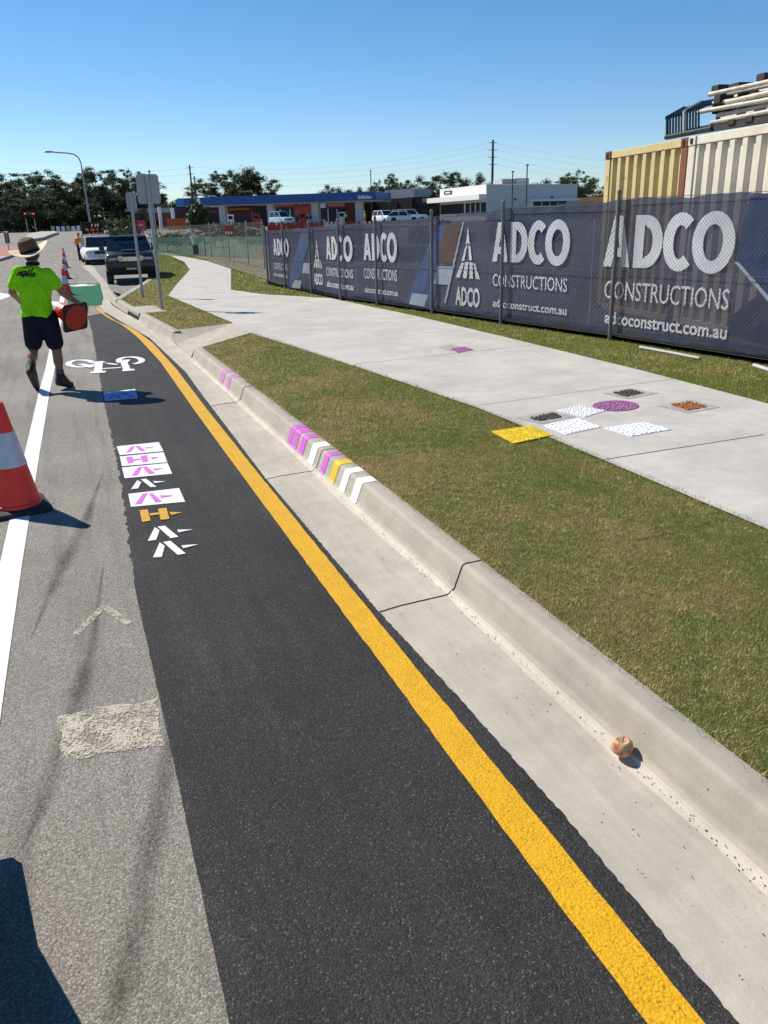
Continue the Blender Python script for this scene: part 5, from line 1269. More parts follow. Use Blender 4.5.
f.pbox(441,464,205,214,-.1,0).build('dark_opening', DARK, wb_); f.pbox(434,487,198.5,201.3,-1.2,-.02).build('awning', RENDERW, wb_); f.pbox(444.5,452,191.3,194.3,-.1,-.02).build('sign', DARK, wb_)
f.pbox(446,451,192.3,193.4,-.14,-.11).build('sign_lettering', WHITE, wb_)
f.pbox(466,486,203.5,214,-.1,0).build('window', SHOPGL, wb_)
for px in (471,476,481): f.pbox(px,px+.7,203.5,214,-.16,-.11).build('window_frame', RENDERW, wb_)
f3 = Fr(574,130,640,124); wf = bthing(f3, 'timber_fence', 'brown timber paling fence between the white building and the containers', 'fence')
pal = MB()
for k in range(60): f3.box(pal, k*f3.L/60, (k+.9)*f3.L/60, 0, f3.at(590,197.3)[1]+random.uniform(-.03,.03), 0, .03)
pal.build('palings', simple('brown_paling', (.30,.16,.07), .8, 0, .3, 2), wf); f3.box(MB(), 0, f3.L, 1.0, 1.1, .03, .08).build('rail', TIMBER, wf)
# barrier row on the site behind the fence
SHR = []
def barrier(t, mat_):
    m = MB(); m.loft([[(-.95,-.28,0),(.95,-.28,0),(.95,.28,0),(-.95,.28,0)],[(-.95,-.26,.22),(.95,-.26,.22),(.95,.26,.22),(-.95,.26,.22)],[(-.92,-.10,.50),(.92,-.10,.50),(.92,.10,.50),(-.92,.10,.50)],[(-.92,-.08,.88),(.92,-.08,.88),(.92,.08,.88),(-.92,.08,.88)]])
    for x in (-.6,-.2,.2,.6): m.box((x,0,.93),(.22,.14,.12))
    m.build('shell', mat_, t)
    for x in (-.85,.85): MB().tube((x,0,.3),(x,0,.98),.05,None,8).build('lug', mat_, t)
RBAR = simple('red_plastic_barrier', (.33,.028,.018), .5, 0, .2, 3); WBAR = simple('white_plastic_barrier', (.62,.60,.58), .5)
names = ['first','second','third','fourth','fifth','sixth','seventh','eighth','ninth','tenth','eleventh','twelfth']
for k, px in enumerate((277,296,315,334,353,372)):
    D_ = 40-.5*k; p_ = P(px, 231, D_); zt_ = P(px, 222.7-.25*k, D_).z
    wm = k in (3,5); t = thing('road_barrier', ('white' if wm else 'red')+' plastic water filled barrier, '+names[k]+' from the left behind the banner fence', 'barrier', (p_.x,p_.y,zt_-.98), R(-22), 'plastic barriers in a row behind the fence'); barrier(t, WBAR if wm else RBAR); t.scale = (.46,.8,1)
mnd = MB(); pA, pB = P(284,231,39.5), P(410,231,33)
mnd.prism([(pA.x-1,pA.y-1.2),(pB.x+1,pB.y-1.2),(pB.x+1,pB.y+1.5),(pA.x-1,pA.y+1.5)], .1, P(330,222,37.5).z-.98-.005); tag(mnd.build('earth_bank', DIRT), kind='structure')

# distant chain link fence, braces, box, skip and bits around x 110-265
fA = [gp(x,y,.15) for x,y in [(265,270),(249,266),(230,262),(212,258),(193,253.5),(176,249.5),(160,246)]]
tf = thing('mesh_fence', 'plain chain link site fence with thin posts curving away behind the grass', 'fence', (fA[3].x,fA[3].y,.1))
for p_ in fA: local(MB().tube((p_.x,p_.y,.05),(p_.x,p_.y,1.9),.028,None,8), tf).build('post', GREYM, tf, smooth=True)
for a, b in zip(fA[:-1], fA[1:]):
    m = MB(); L_ = (b-a).length; st_ = .15; hgt = 1.6
    x = -hgt
    while x < L_:
        for sg in (0,1):
            u0_, u1_ = max(0,x), min(L_, x+hgt)
            if u1_-u0_ > .05:
                z0_, z1_ = (u0_-x), (u1_-x)
                if sg: z0_, z1_ = hgt-z0_, hgt-z1_
                pa_ = a.lerp(b, u0_/L_); pb2 = a.lerp(b, u1_/L_); m.tube((pa_.x,pa_.y,.2+z0_),(pb2.x,pb2.y,.2+z1_),.0014,None,3,False)
        x += st_*1.41
    for zz in (.2,1.0,1.8): m.tube((a.x,a.y,zz),(b.x,b.y,zz),.006,None,4,False)
    local(m, tf).build('wire_mesh', WIRE, tf, fix=False)
GMESH = m_banner('green_shade_cloth', (.10,.20,.14), .35)
gA = [P(150,246,52), P(205,250,47), P(268,254,40)]
gt = thing('shade_cloth_fence', 'low green shade cloth fence behind the plain chain link', 'fence', (gA[1].x,gA[1].y,.1))
m = MB()
for a, b in zip(gA[:-1], gA[1:]): m.quad((a.x,a.y,.15),(b.x,b.y,.15),(b.x,b.y,1.2),(a.x,a.y,1.2))
local(m, gt).build('cloth', GMESH, gt)
for a in gA: local(MB().tube((a.x,a.y,.1),(a.x,a.y,1.3),.04,None,8), gt).build('post', GREYM, gt)
for (xa_, ya_, xb2, yb2, D_, lab) in ((191,236,195.5,250,43,'white raking fence brace with dark concrete foot beside the path bend'),(147,233,153,244,48,'white raking fence brace behind the large sign post')):
    pa_, pb2 = P(xa_,ya_,D_), P(xb2,yb2,D_); t = thing('fence_brace', lab, 'brace', (pb2.x,pb2.y,0)); local(MB().tube(pa_, pb2, .05,None,8), t).build('rail', WHITE, t); 
    if D_ < 45: local(MB().box((pb2.x,pb2.y,pb2.z+.02),(.26,.3,.46),bev=.02), t).build('foot', GREENBOX, t)
    else: local(MB().box((pb2.x,pb2.y,pb2.z-.1),(.3,.3,.25),bev=.02), t).build('foot', GREYW, t)
def small(name, label, cat, px, pxw, yt, yb, D_, mat_, depth=1.5, bev=.03):
    f_ = Fr(px-pxw/2, D_, px+pxw/2, D_); t = bthing(f_, name, label, cat); zb2 = f_.at(px,yb)[1]; return f_, t
f_, t = small('skip_bin', 'rusty orange skip bin behind the mesh fence', 'skip', 176, 22, 218, 229, 105, ORSKIP)
zt_, zb2 = f_.at(176,218.5)[1], gz(f_.a.y)
m = MB(); m.loft([[(.2,0,zb2),(f_.L-.2,0,zb2),(f_.L-.2,1.6,zb2),(.2,1.6,zb2)],[(0,-.1,zt_),(f_.L,-.1,zt_),(f_.L,1.7,zt_),(0,1.7,zt_)]]); m.build('bin', ORSKIP, t)
rb = MB()
for k in range(6): rb.box((.15+k*(f_.L-.3)/5,-.08,(zt_+zb2)/2+.1),(.09,.1,(zt_-zb2)*.85))
rb.box((f_.L/2,-.12,zt_-.05),(f_.L,.1,.12)); rb.build('ribs', ORSKIP, t)
for px, yt, yb, D_, lab in ((161.5,207,228,108,'thick white post left of the orange skip'),(173.5,208,220,112,'short white post behind the orange skip')):
    p_ = P(px,yb,D_); t = thing('white_post', lab, 'post', (p_.x,p_.y,0)); w_ = 3.0*D_/860
    MB().box((0,0,P(px,yt,D_).z/2),(w_,w_,P(px,yt,D_).z),bev=.03).build('shaft', WHITE, t); MB().box((0,0,.15),(w_*1.3,w_*1.3,.3),bev=.03).build('plinth', GREYW, t)
f_ = Fr(136,62,145,62); t = bthing(f_, 'pink_sign', 'bright pink red board standing behind the sign posts', 'sign'); f_.pbox(137,144.5,221,229,0,.08,bev=.02).build('panel', PINK, t); f_.pbox(138.5,143,224,226,-.02,-.005).build('marking', simple('pale_pink', (.8,.35,.4), .5), t)
for px in (138,143): f_.pbox(px,px+.8,229,240,.02,.07,0).build('leg', GREYM, t)
f_ = Fr(224,34,234,34); t = bthing(f_, 'warning_sign', 'small red sign with white marks hung on the mesh fence', 'sign'); f_.pbox(224,233.5,226,235.5,0,.02).build('panel', simple('sign_red', (.36,.04,.025), .5), t)
for k, px in enumerate((225.3,228,230.7)): f_.pbox(px,px+1.4,231.5,234.3,-.008,-.002).build('marking', WHITE, t)
for px in (224.6,232.4): f_.pbox(px,px+.5,235.5,246,.002,.02,0.1).build('leg', GREYM, t)
for k, (px, yb, D_, h, w_) in enumerate([(214,233,62,.9,1.6),(246,231,66,1.0,2.2),(257,234,58,.8,1.5),(228,229,74,1.3,2.4),(184,235,60,.9,2.0),(166,236,58,1.0,2.2)]):
    labs2 = ['low scrubby plant left of the red warning sign','low scrubby plant right of the red warning sign','low scrub beside the first banner post','taller scrub behind the red warning sign','low scrub under the orange skip','scrub left of the orange skip']
    SHR.append((px,yb,D_,h,w_,labs2[k],k))
for k, (px, yt, lab) in enumerate([(207,223,'red barrier right of the small upright shrub'),(246,222.5,'red barrier left of the banner fence end, behind the mesh fence'),(254.5,222.3,'red barrier touching the fence end, behind the mesh fence')]):
    p_ = P(px,231,84); zt_ = P(px,yt,84).z; t = thing('road_barrier', lab, 'barrier', (p_.x,p_.y,zt_-.98), R(-20)); barrier(t, RBAR)
# cars around the station
CARW = [(326,220.5,142,'white hatchback parked under the canopy near its third column',WHITE),(393,219,120,'white car nose on behind the far banner text',WHITE),(420,216.5,112,'white wagon parked behind the middle banner top',WHITE),(428,214.5,118,'white van shaped wagon farther behind the middle banner',WHITE),(290,220,128,'pale blue and white van standing under the canopy',simple('pale_blue_paint',(.42,.56,.66),.4))]
for px, yb, D_, lab, mt in CARW:
    p_ = P(px, yb, D_); vehicle('parked_car', lab, 'car', (p_.x,p_.y,gz(p_.y)), R({393:10,290:20}.get(px,70)), mt, 'sedan' if px in (326,420) else 'wagon', group='cars parked at the shops', H={326:1.5,420:1.5,290:2.1}.get(px,1.75), L=4.4)
_w = P(365,223,132)
worker((_w.x,_w.y,gz(_w.y)), 1, HIYEL, HIORG, 'worker in yellow hi-vis top standing right of the last canopy column', HIYEL)
_w = P(346,223,136)
worker((_w.x,_w.y,gz(_w.y)), 2, HIYEL, NAVY, 'worker in yellow top standing at the shop entrance under the canopy', HIYEL)
for k, (px, lab) in enumerate([(231,'fuel pump left of the second canopy column'),(257,'fuel pump just left of the second canopy column'),(279,'fuel pump right of the second canopy column'),(303,'fuel pump left of the third canopy column'),(342,'fuel pump left of the last canopy column')]):
    p_ = P(px,222,139); t = thing('fuel_pump', lab, 'fuel pump', (p_.x,p_.y,gz(p_.y)), YAW, 'fuel pumps under the blue canopy')
    MB().box((0,0,.95),(1.0,.5,1.9),bev=.05).build('cabinet', REDP if k%2 else WHITE, t); MB().box((0,-.26,1.45),(.7,.03,.5),bev=.01).build('screen', DARK, t); MB().box((0,0,.06),(2.2,1.0,.12),bev=.03).build('plinth', CONC, t); MB().path([(.52,-.1,1.5),(.66,-.15,.9),(.55,-.15,.6)],.03,6).build('hose', BLACKR, t)
f = Fr(224,150,256,148); t = bthing(f, 'dark_red_sign', 'wide dark red sign board between the first two canopy columns', 'sign'); f.pbox(225,254,206.5,212.5,0,.3,bev=.05).build('board', simple('deep_red', (.20,.02,.015), .5), t); f.pbox(229,249,208.7,210,-.05,-.01).build('sign_lettering', simple('gold_letter', (.55,.32,.10), .5), t)
for px in (228,251): f.pbox(px,px+.7,212.5,226,.05,.2,1.0).build('leg', GREYM, t)
f = Fr(270,150,305,148); t = bthing(f, 'bright_red_sign', 'bright red sign board with white mark under the canopy right of the second column', 'sign'); f.pbox(292,309,200.5,206,0,.3,bev=.05).build('board', REDP, t); f.pbox(298,301,201.5,205,-.05,-.01).build('sign_lettering', WHITE, t)
f.pbox(294,294.8,206,226,.05,.2,1.0).build('leg', GREYM, t)
for k, (px, yb, D_, r_, h_, lab) in enumerate([(180,231,70,1.6,.7,'low grey rubble pile under the orange skip'),(212,229.5,80,2.2,.8,'low rubble pile left of the red warning sign'),(238,230,76,2.4,.7,'brown soil pile right of the red warning sign'),(258,231,68,1.6,.8,'soil pile at the left end of the plastic barriers')]):
    p_ = P(px,yb,D_); t = MB(); t.sphere((0,0,0),(r_,r_*.8,h_),18,10); o = t.build('rubble_pile', simple('rubble', (.13,.115,.095) if k%2 == 0 else (.16,.11,.07), .9, 0, .4, 4), smooth=False)
    for v in o.data.vertices: v.co *= random.uniform(.8,1.18)
    o.location = (p_.x,p_.y,gz(p_.y)); tag(o, lab, 'rubble', 'rubble and soil piles on the site')
p_ = Vector((8.35,6.0,.18)); t = MB(); t.sphere((0,0,0),(.85,2.6,1.05),28,14); o = t.build('soil_heap', simple('dark_soil', (.035,.030,.026), .95, 0, .4, 5), smooth=False)
for v in o.data.vertices: v.co *= random.uniform(.90,1.10)
o.location = p_; tag(o, 'dark soil heap behind the nearest banner, in front of the containers', 'soil heap')
# objects on the site seen through the cloth
p_ = P(476,240,62); vehicle('site_ute', 'dull red ute standing on the site, seen through the middle banner', 'ute', (p_.x,p_.y,gz(p_.y)-.35), R(60), simple('dull_red_paint', (.40,.03,.06), .4), 'ute')
p_ = P(560,246,60); vehicle('parked_car', 'dark wagon standing on the site, seen through the middle banner', 'car', (p_.x,p_.y,gz(p_.y)-.35), R(75), simple('charcoal_paint', (.04,.04,.05), .3), 'wagon')
# ------------------------------------------------------------------ poles and wires
def pole(label, px, yt, yb, D_, r_, arms=(), name='power_pole', cat='pole', mat_=None, zb=None):
    a, b = P(px,yb,D_), P(px,yt,D_); zb = gz(a.y) if zb is None else zb; t = thing(name, label, cat, (a.x,a.y,zb))
    MB().tube((0,0,0),(b.x-a.x if False else 0,0,b.z-zb),r_,r_*.7,10).build('shaft', mat_ or TIMBER, t, smooth=True)
    am_ = MB()
    for dz, w_ in arms: am_.box((0,0,b.z-zb-dz),(w_,.12,.12),rz=YAW)
    if arms: am_.build('crossarms', TIMBER, t)
    return t, b
DPOLE = simple('dark_pole', (.10,.09,.085), .8)
t1_, q1 = pole('tall dark power pole with crossarms above the white building', 491.5, 140, 222, 215, .36, [(.6,2.0),(2.2,2.2),(3.8,2.2),(5.4,2.0)], mat_=DPOLE)
t2_, q2 = pole('twin power pole left of the pair, above the dark shop', 195, 165, 222, 215, .26, [(.6,1.6),(2,1.6)], mat_=DPOLE)
t3_, q3_ = pole('shorter twin power pole right of the pair, above the dark shop', 198.5, 176, 222, 217, .24, [(.5,1.4)], mat_=DPOLE)
for (px,yt,D_,lab) in ((372,171,145,'slim light pole rising behind the canopy end'),(389.5,176,135,'slim dark light pole above the black shop'),(511.5,172,112,'left of two slim poles in front of the white building'),(525.5,165.5,108,'taller right of two slim poles in front of the white building')):
    t, b = pole(lab, px, yt, 222, D_, .10, name='light_pole', mat_=DPOLE, zb=.1); MB().box((0,0,b.z-.1+.05),(.35,.25,.12),bev=.03).build('lamp_head', DPOLE, t)
def wires(label, A_, B_, levels, sag):
    m = MB()
    for dz, off in levels:
        a, b = A_+Vector((0,0,-dz)), B_+Vector((0,0,-dz)); pr_ = None
        for k in range(15):
            t = k/14; p_ = a.lerp(b,t)+Vector((0,0,-sag*4*t*(1-t))); p_ += Vector((off,0,0))
            if pr_ is not None: m.tube(pr_, p_, .014, None, 4, False)
            pr_ = p_
    o = m.build('power_lines', simple('wire_grey', (.25,.26,.28), .6), fix=False); tag(o, label, 'power lines')
wires('power lines strung between the twin poles and the tall pole', q2, q1, [(.5,0),(1.6,.4),(3.0,.0),(4.3,.3)], 2.5)
wires('power lines running right from the tall pole behind the containers', q1, P(760,160,260), [(.5,0),(2.1,.4),(3.7,0),(5.2,.3)], 2.5)
wires('power lines running left from the twin poles over the trees', P(-40,160,260), q2, [(.5,0),(1.8,.3),(3.5,0)], 2.0)

# ------------------------------------------------------------------ trees
def leaf_mesh(name, clumps, per, size, mat_, seed):
    r = np.random.default_rng(seed); V = []; Rn = []
    for (cx_, cy_, cz_, rx, ry, rz_) in clumps:
        n = per; d = r.normal(size=(n,3)); d /= np.linalg.norm(d,axis=1)[:,None]; rad = np.abs(r.normal(.62,.36,n))
        c = np.array([cx_,cy_,cz_])+d*rad[:,None]*np.array([rx,ry,rz_])
        a = r.normal(size=(n,3)); a /= np.linalg.norm(a,axis=1)[:,None]; b = r.normal(size=(n,3)); b -= a*(a*b).sum(1)[:,None]; b /= np.linalg.norm(b,axis=1)[:,None]
        s = size*r.uniform(.5,1.3,n)[:,None]
        V.append(np.stack([c-a*s, c-b*s*.45, c+a*s, c+b*s*.45],1).reshape(-1,3)); Rn.append(np.repeat(np.clip(r.normal(.5,.2,n)+r.uniform(-.25,.25),0,1),4))
    V = np.concatenate(V).astype(np.float32); Rn = np.concatenate(Rn).astype(np.float32); n = len(V)//4
    me = bpy.data.meshes.new(name); me.vertices.add(len(V)); me.vertices.foreach_set('co', V.ravel()); me.loops.add(len(V)); me.loops.foreach_set('vertex_index', np.arange(len(V),dtype=np.int32))
    me.polygons.add(n); me.polygons.foreach_set('loop_start', np.arange(0,len(V),4,dtype=np.int32)); me.polygons.foreach_set('loop_total', np.full(n,4,np.int32))
    at = me.attributes.new('rnd','FLOAT','POINT'); at.data.foreach_set('value', Rn); me.update(); me.materials.append(mat_); return me
def make_tree(seed, kind):                     # unit tree: 10 m tall, spread about 6 m
    rd = random.Random(seed); t = thing(kind, 'x', 'tree', (0,-500,0)); tr = MB(); clumps = []
    if kind == 'gum_tree':
        tr.path([(0,0,-.3),(rd.uniform(-.2,.2),0,2.2),(rd.uniform(-.3,.3),rd.uniform(-.2,.2),4.4)], lambda p_: .20-.025*p_[2], 8)
        for k in range(13):
            a = rd.uniform(0,2*PI); l_ = rd.uniform(1.0,2.8); z0_ = rd.uniform(2.0,4.4); z1_ = rd.uniform(3.4,8.7)
            e = (l_*math.cos(a)*(1.15-abs(z1_-6)/8), l_*math.sin(a)*.9, z1_); m_ = (e[0]*.5,e[1]*.5,(z0_*.45+z1_*.55)); tr.tube((0,0,z0_),m_,.09,.06,6); tr.tube(m_,e,.06,.02,6)
            for q_ in range(7):
                clumps.append((e[0]+rd.gauss(0,.55),e[1]+rd.gauss(0,.5),e[2]+rd.gauss(.1,.5),rd.uniform(.25,.75),rd.uniform(.25,.65),rd.uniform(.2,.5)))
        clumps += [(rd.gauss(0,1.1),rd.gauss(0,1),rd.uniform(2.6,6.5),rd.uniform(.5,1),rd.uniform(.5,1),rd.uniform(.4,.9)) for _ in range(14)]; clumps.append((0,0,8.8,.8,.7,.7)); clumps.append((rd.uniform(-.5,.5),0,9.4,.5,.5,.4))
        me = leaf_mesh('crown', clumps, 150, .115, LEAF1, seed)
    else:
        tr.path([(0,0,-.3),(0,0,3.5)], lambda p_: .18-.02*p_[2], 8)
        for k in range(24):
            a = rd.uniform(0,2*PI); l_ = rd.uniform(.3,2.5); z_ = rd.uniform(.3,8.3); l_ *= 1.1-abs(z_-4)/9
            tr.tube((0,0,z_*.5+.4),(l_*math.cos(a),l_*math.sin(a),z_),.06,.02,5)
            clumps.append((l_*math.cos(a),l_*math.sin(a),z_,rd.uniform(.5,1.1),rd.uniform(.5,1.1),rd.uniform(.4,1.0)))
        clumps += [(0,0,8.9,.8,.8,.9),(0,0,5,1.5,1.5,2)]
        me = leaf_mesh('crown', clumps, 520, .125, LEAF2, seed)
    tr.build('trunk', BARK, t); c_ = bpy.data.objects.new('crown', me); C.objects.link(c_); c_.parent = t
    return t
protos = {'gum_tree': [make_tree(s, 'gum_tree') for s in (1,2,3,4)], 'bushy_tree': [make_tree(s, 'bushy_tree') for s in (11,12,13)]}
used = set()
def tree(px, ytop, D_, kind, label, wpx=None, group=None, v=None):
    p_ = P(px, 229, D_); zb2 = gz(p_.y); zt_ = P(px, ytop, D_).z; s_ = (zt_-zb2)/9.6
    pr_ = protos[kind][(v if v is not None else random.randrange(9)) % len(protos[kind])]
    sx = s_ if wpx is None else wpx*D_/860/5.6*(1.45 if kind == 'bushy_tree' else 1.2)
    rz_ = random.uniform(0,6.28)
    if pr_.name not in used:
        used.add(pr_.name); pr_.location = (p_.x,p_.y,zb2-.1); pr_.scale = (sx,sx,s_); pr_.rotation_euler.z = rz_; pr_['label'] = label; pr_['category'] = 'tree'
        if group: pr_['group'] = group
        return pr_
    return dup(pr_, (p_.x,p_.y,zb2-.1), rz_, label, group, (sx,sx,s_), 'tree')
gL = 'tall trees behind the intersection at left'
T = [(-14,176,185,'gum_tree','tall gum tree half out of frame at the left edge',40),(9,174,185,'gum_tree','tall dense gum at the far left of the treeline',36),(27,178,190,'gum_tree','gum tree behind the small brown island sign',30),
 (45,171.5,180,'gum_tree','broad gum tree just left of the street lamp head',42),(60,180,190,'gum_tree','gum tree under the arm of the street lamp',26),(73,184,185,'gum_tree','short narrow tree just left of the lamp pole',16),
 (88,178,185,'gum_tree','gum tree directly behind the street lamp pole',22),(99,167.5,178,'gum_tree','tall open crowned gum just right of the street lamp pole',32),(119,170,175,'gum_tree','tall ragged gum left of the small sign back',28),(137,169.5,180,'gum_tree','tall gum behind the small sign back',30),(152,178,185,'gum_tree','gum tree hidden behind the large sign back',26)]
for k, (px, yt, D_, kd, lab, w_) in enumerate(T): tree(px, yt, D_, kd, lab, w_, gL, k)
T = [(-8,190,172,28),(12,194,170,28),(22,190,195,32),(36,197,172,28),(52,192,172,30),(66,192,195,28),(79,194,175,28),(93,198,172,26),(108,192,178,28),(122,197,172,28),(136,194,176,28),(150,196,172,28),(164,197,200,24),(176,203,200,22)]
labs = ['left frame edge','left of the brown island sign','behind the brown island sign','above the white median','under the lamp head','midway under the lamp arm','at the foot of the lamp pole','above the message board','between the message board and small sign','left of the small sign back','between the two sign backs','under the large sign back','right of the large sign back','left of the canopy end']
for k, ((px, yt, D_, w_), lb_) in enumerate(zip(T, labs)): tree(px, yt, D_, 'bushy_tree', 'dark bushy understorey tree '+lb_, w_, 'dark understorey trees behind the intersection', k)
T = [(168,195,216,'gum_tree','small pale gum just left of the blue canopy end',18),(217,176,216,'gum_tree','open crowned gum tree above the left canopy columns',34),(235,170,214,'gum_tree','gum tree at the middle of the clump above the canopy',30),(252,167,207,'bushy_tree','tallest dense round tree above the canopy',40),(262,172,209,'gum_tree','tree at the right side of the canopy clump',28),
 (329,184,216,'bushy_tree','small tree above the right half of the canopy',16),(340,187,225,'bushy_tree','low tree right of the small canopy tree',18),(361,187,216,'bushy_tree','low round tree left of the slim light pole',18),(395,174,198,'gum_tree','pointed tree above the black shop',20),(380,180,203,'gum_tree','small tree just right of the slim light pole',16),
 (420,176,194,'bushy_tree','dense round tree above the dark flat roofed shop',26),(447,172,189,'gum_tree','taller gum tree left of the white building sign',32),(466,178,194,'bushy_tree','bushy tree over the white building roof, left',26),(479,173,189,'bushy_tree','dense tree just left of the tall power pole',24),(500,180,198,'bushy_tree','low tree behind the roof units of the white building',24),(545,179,198,'bushy_tree','low dark tree over the pale wing roof',26),(562,177,194,'bushy_tree','dark tree left of the containers over the pale wing end',22),(574,170,185,'gum_tree','tallest tree near the left container edge',24),(590,179,189,'bushy_tree','dark tree directly left of the ochre container',26),(606,182,194,'bushy_tree','dark tree partly behind the ochre container',24)]
for k, (px, yt, D_, kd, lab, w_) in enumerate(T): tree(px, yt, D_, kd, lab, w_, 'trees behind the shops', k)
for px, yt in ((350,189),(372,187),(405,184),(433,181),(518,185),(533,183),(325,190)): tree(px, yt, 230, 'bushy_tree', 'low dark tree of the distant line behind the shops', 24, 'low distant trees behind the shops')
for px, yt in ((-4,186),(17,185),(31,187),(49,185),(63,189),(84,188),(104,184),(126,186),(146,187)): tree(px, yt, 222, 'bushy_tree', 'dark tree of the second row behind the tall gums at left', 30, 'second row of trees behind the gums at left')
# shrubs and small plants
def shrub(px, yb, D_, h, w_, label, mat_=LEAF3, seed=5):
    p_ = P(px, yb, D_); t = thing('shrub', label, 'shrub', (p_.x,p_.y,gz(p_.y)+.02)); rd = random.Random(seed)
    cl = [(rd.uniform(-.4,.4)*w_,rd.uniform(-.4,.4)*w_,rd.uniform(.25,.85)*h,w_*.28,w_*.28,h*.22) for k in range(9)]
    me = leaf_mesh('foliage', cl, 60, .11*max(h,1), mat_, seed); o = bpy.data.objects.new('foliage', me); C.objects.link(o); o.parent = t
    MB().tube((0,0,-.1),(0,0,h*.6),.04,.02,6).build('stem', BARK, t); return t
shrub(201,228,80,3.0,1.6,'small upright green shrub before the left canopy columns', LEAF2, 3)
shrub(110,236,60,1.5,2.6,'yellowish leafy shrub right of the message board', LEAF3, 4)
shrub(117,233,75,1.8,2.4,'dark green bush behind the small sign post', LEAF2, 6); shrub(128,234,72,1.6,2.4,'olive bush between the two sign posts', LEAF3, 8)
shrub(240,228,70,1.0,1.2,'small green shrub near the second canopy column', LEAF2, 9)
for px,yb,D_,h,w_,lab,k in SHR: shrub(px,yb,D_,h,w_,lab,(LEAF3,LEAF2)[k%2],20+k)
# white low barrier fence far on the left, and traffic signals
f_ = Fr(48,160,79,160); t = bthing(f_, 'white_barrier', 'row of low white panels below the trees at the far side of the intersection', 'barrier')
for k in range(6): f_.box(MB(), k*f_.L/6+.15, (k+.85)*f_.L/6, gz(f_.a.y), f_.at(60,226.5)[1]+.1*random.random(), 0, .12).build('panel', WHITE if k % 3 else simple('beige_panel', (.5,.42,.32), .7), t)
for px, lab in ((27.5,'left red lit traffic signal beneath the dark trees'),(36,'right red lit traffic signal beneath the dark trees')):
    p_ = P(px,229,150); zb2 = gz(p_.y); t = thing('traffic_signal', lab, 'traffic light', (p_.x,p_.y,zb2)); zt_ = P(px,215.5,150).z-zb2
    MB().tube((0,0,0),(0,0,zt_),.07,None,8).build('post', GREYM, t); MB().box((0,-.1,zt_),(.35,.2,.95),bev=.04).build('housing', DARK, t); MB().lathe([(.13,0),(.13,.03),(0,.05)], 12, (0,-.2,zt_+.28), Matrix.Rotation(R(90),3,'X')).build('red_lamp', emit('red_signal', (1,.03,.02), 1.6), t)

# ------------------------------------------------------------------ stand-in trolley, added and shaped to cast the lower left shadow
t = thing('shadow_trolley', 'black tyred stand-in trolley at the lower left corner, shaped to cast the shadow', 'trolley', (-.5,2.07,0))
WX = .015
for x in (WX-.065, WX-.60):
    wo = MB().lathe([(.06,-.04),(.112,-.045),(.12,-.03),(.12,.03),(.112,.045),(.06,.04)], 32, (x,0,.12), Matrix.Rotation(R(90),3,'Y')).build('wheel', BLACKR, t, smooth=True)
    MB().lathe([(.06,-.025),(.06,.025)], 20, (x,0,.12), Matrix.Rotation(R(90),3,'Y')).build('rim', GREYM, wo, smooth=True)
MB().tube((WX-.065,0,.12),(WX-.60,0,.12),.015).build('axle', STEEL, t)
hp = MB(); side = [(.14,.09),(.14,.14),(-.115,.227),(-.25,.40),(-.62,.90),(-1.25,.90),(-1.25,.09)]; n = len(side)  # sloped side profile set by the shadow edge it has to cast
hp.v = [(-.62,y,z) for y,z in side]+[(.058,y,z) for y,z in side]
hp.f = [tuple(range(n)), tuple(range(2*n-1,n-1,-1))]+[(k,n+k,n+(k+1)%n,(k+1)%n) for k in range(n)]; hp.m = [0]*len(hp.f)
hp.build('shadow_hopper', simple('shadow_hopper_grey', (.10,.10,.11), .5), t)
MB().box((-.31,-.66,.925),(.66,.12,.05),bev=.015).build('lid_rim', DARK, t)
hm_ = MB(); hm_.path([(-.08,-1.25,.5),(-.08,-1.55,.98)], .018, 8); hm_.path([(-.54,-1.25,.5),(-.54,-1.55,.98)], .018, 8); hm_.tube((-.08,-1.55,.98),(-.54,-1.55,.98),.018); hm_.build('handle', BLACKP, t)
MB().box((-.31,-1.1,.08),(.40,.10,.16),bev=.02).build('foot_stand', DARK, t)

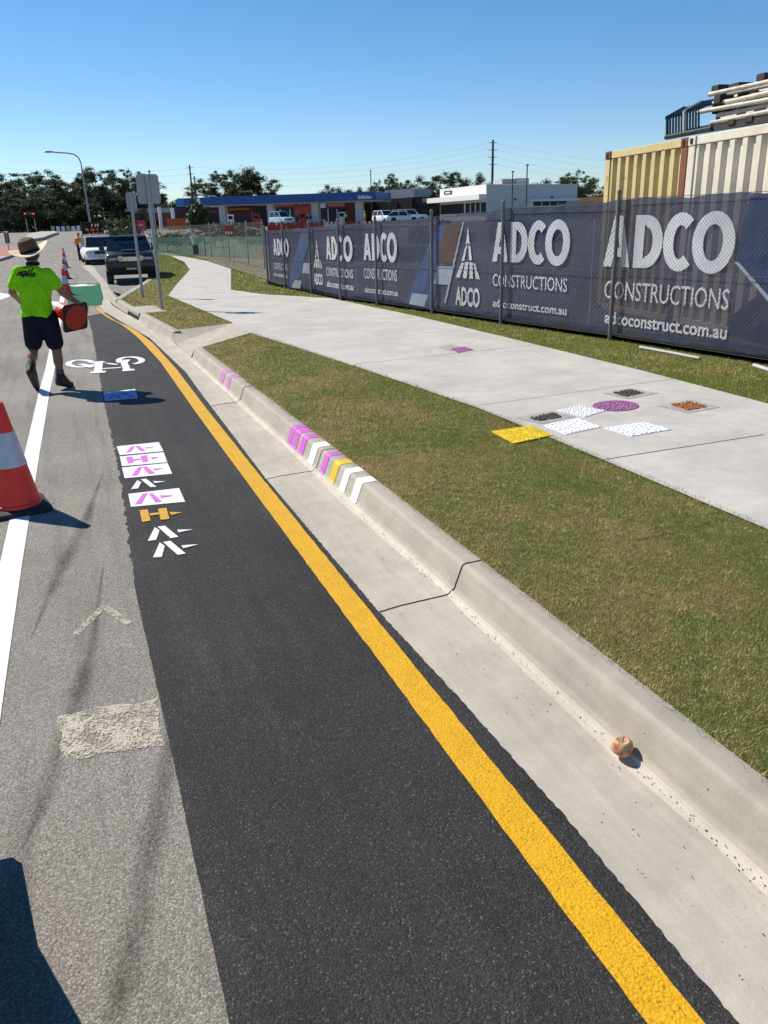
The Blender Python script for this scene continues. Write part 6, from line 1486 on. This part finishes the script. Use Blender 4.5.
# ------------------------------------------------------------------ light
w = bpy.data.worlds.new('World'); S.world = w; w.use_nodes = True
sky = w.node_tree.nodes.new('ShaderNodeTexSky'); sky.sky_type = 'NISHITA'; sky.sun_disc = False
AZ, EL = R(37), R(46)
sky.sun_elevation = EL; sky.sun_rotation = -AZ; sky.air_density = 1.0; sky.dust_density = .0; sky.ozone_density = 1.4; sky.altitude = 0
bg = w.node_tree.nodes['Background']; hs = w.node_tree.nodes.new('ShaderNodeHueSaturation'); hs.inputs['Saturation'].default_value = 1.36
w.node_tree.links.new(sky.outputs[0], hs.inputs['Color'])
tint = w.node_tree.nodes.new('ShaderNodeMix'); tint.data_type = 'RGBA'; tint.blend_type = 'MULTIPLY'; tint.inputs['Factor'].default_value = 1; tint.inputs['B'].default_value = (.98,1.0,1.05,1)
w.node_tree.links.new(hs.outputs[0], tint.inputs['A']); W_ = w.node_tree; tc = W_.nodes.new('ShaderNodeTexCoord'); sx = W_.nodes.new('ShaderNodeSeparateXYZ'); W_.links.new(tc.outputs['Generated'], sx.inputs[0])
mr = W_.nodes.new('ShaderNodeMapRange'); mr.inputs[1].default_value = 0; mr.inputs[2].default_value = .28; W_.links.new(sx.outputs['Z'], mr.inputs[0])
hz = W_.nodes.new('ShaderNodeMix'); hz.data_type = 'RGBA'; hz.inputs['A'].default_value = (.80,.93,1.20,1); hz.inputs['B'].default_value = (1,1,1,1); W_.links.new(mr.outputs[0], hz.inputs['Factor'])
m2 = W_.nodes.new('ShaderNodeMix'); m2.data_type = 'RGBA'; m2.blend_type = 'MULTIPLY'; m2.inputs['Factor'].default_value = 1
W_.links.new(tint.outputs['Result'], m2.inputs['A']); W_.links.new(hz.outputs['Result'], m2.inputs['B']); W_.links.new(m2.outputs['Result'], bg.inputs[0]); bg.inputs[1].default_value = .088
sd = bpy.data.lights.new('sun', 'SUN'); sd.energy = 5.0; sd.angle = R(.53); sd.color = (1,.925,.81)
sun = bpy.data.objects.new('sun', sd); C.objects.link(sun)
sdir = Vector((-math.sin(AZ)*math.cos(EL), math.cos(AZ)*math.cos(EL), math.sin(EL)))
sun.rotation_euler = sdir.to_track_quat('Z','Y').to_euler(); sun.location = (-20,30,40)
vs = S.view_settings; vs.view_transform = 'Standard'; vs.look = 'None'; vs.exposure = 0.29; vs.gamma = 1; vs.use_curve_mapping = False
S.render.film_transparent = False
S.cycles.max_bounces = 6; S.cycles.transparent_max_bounces = 12
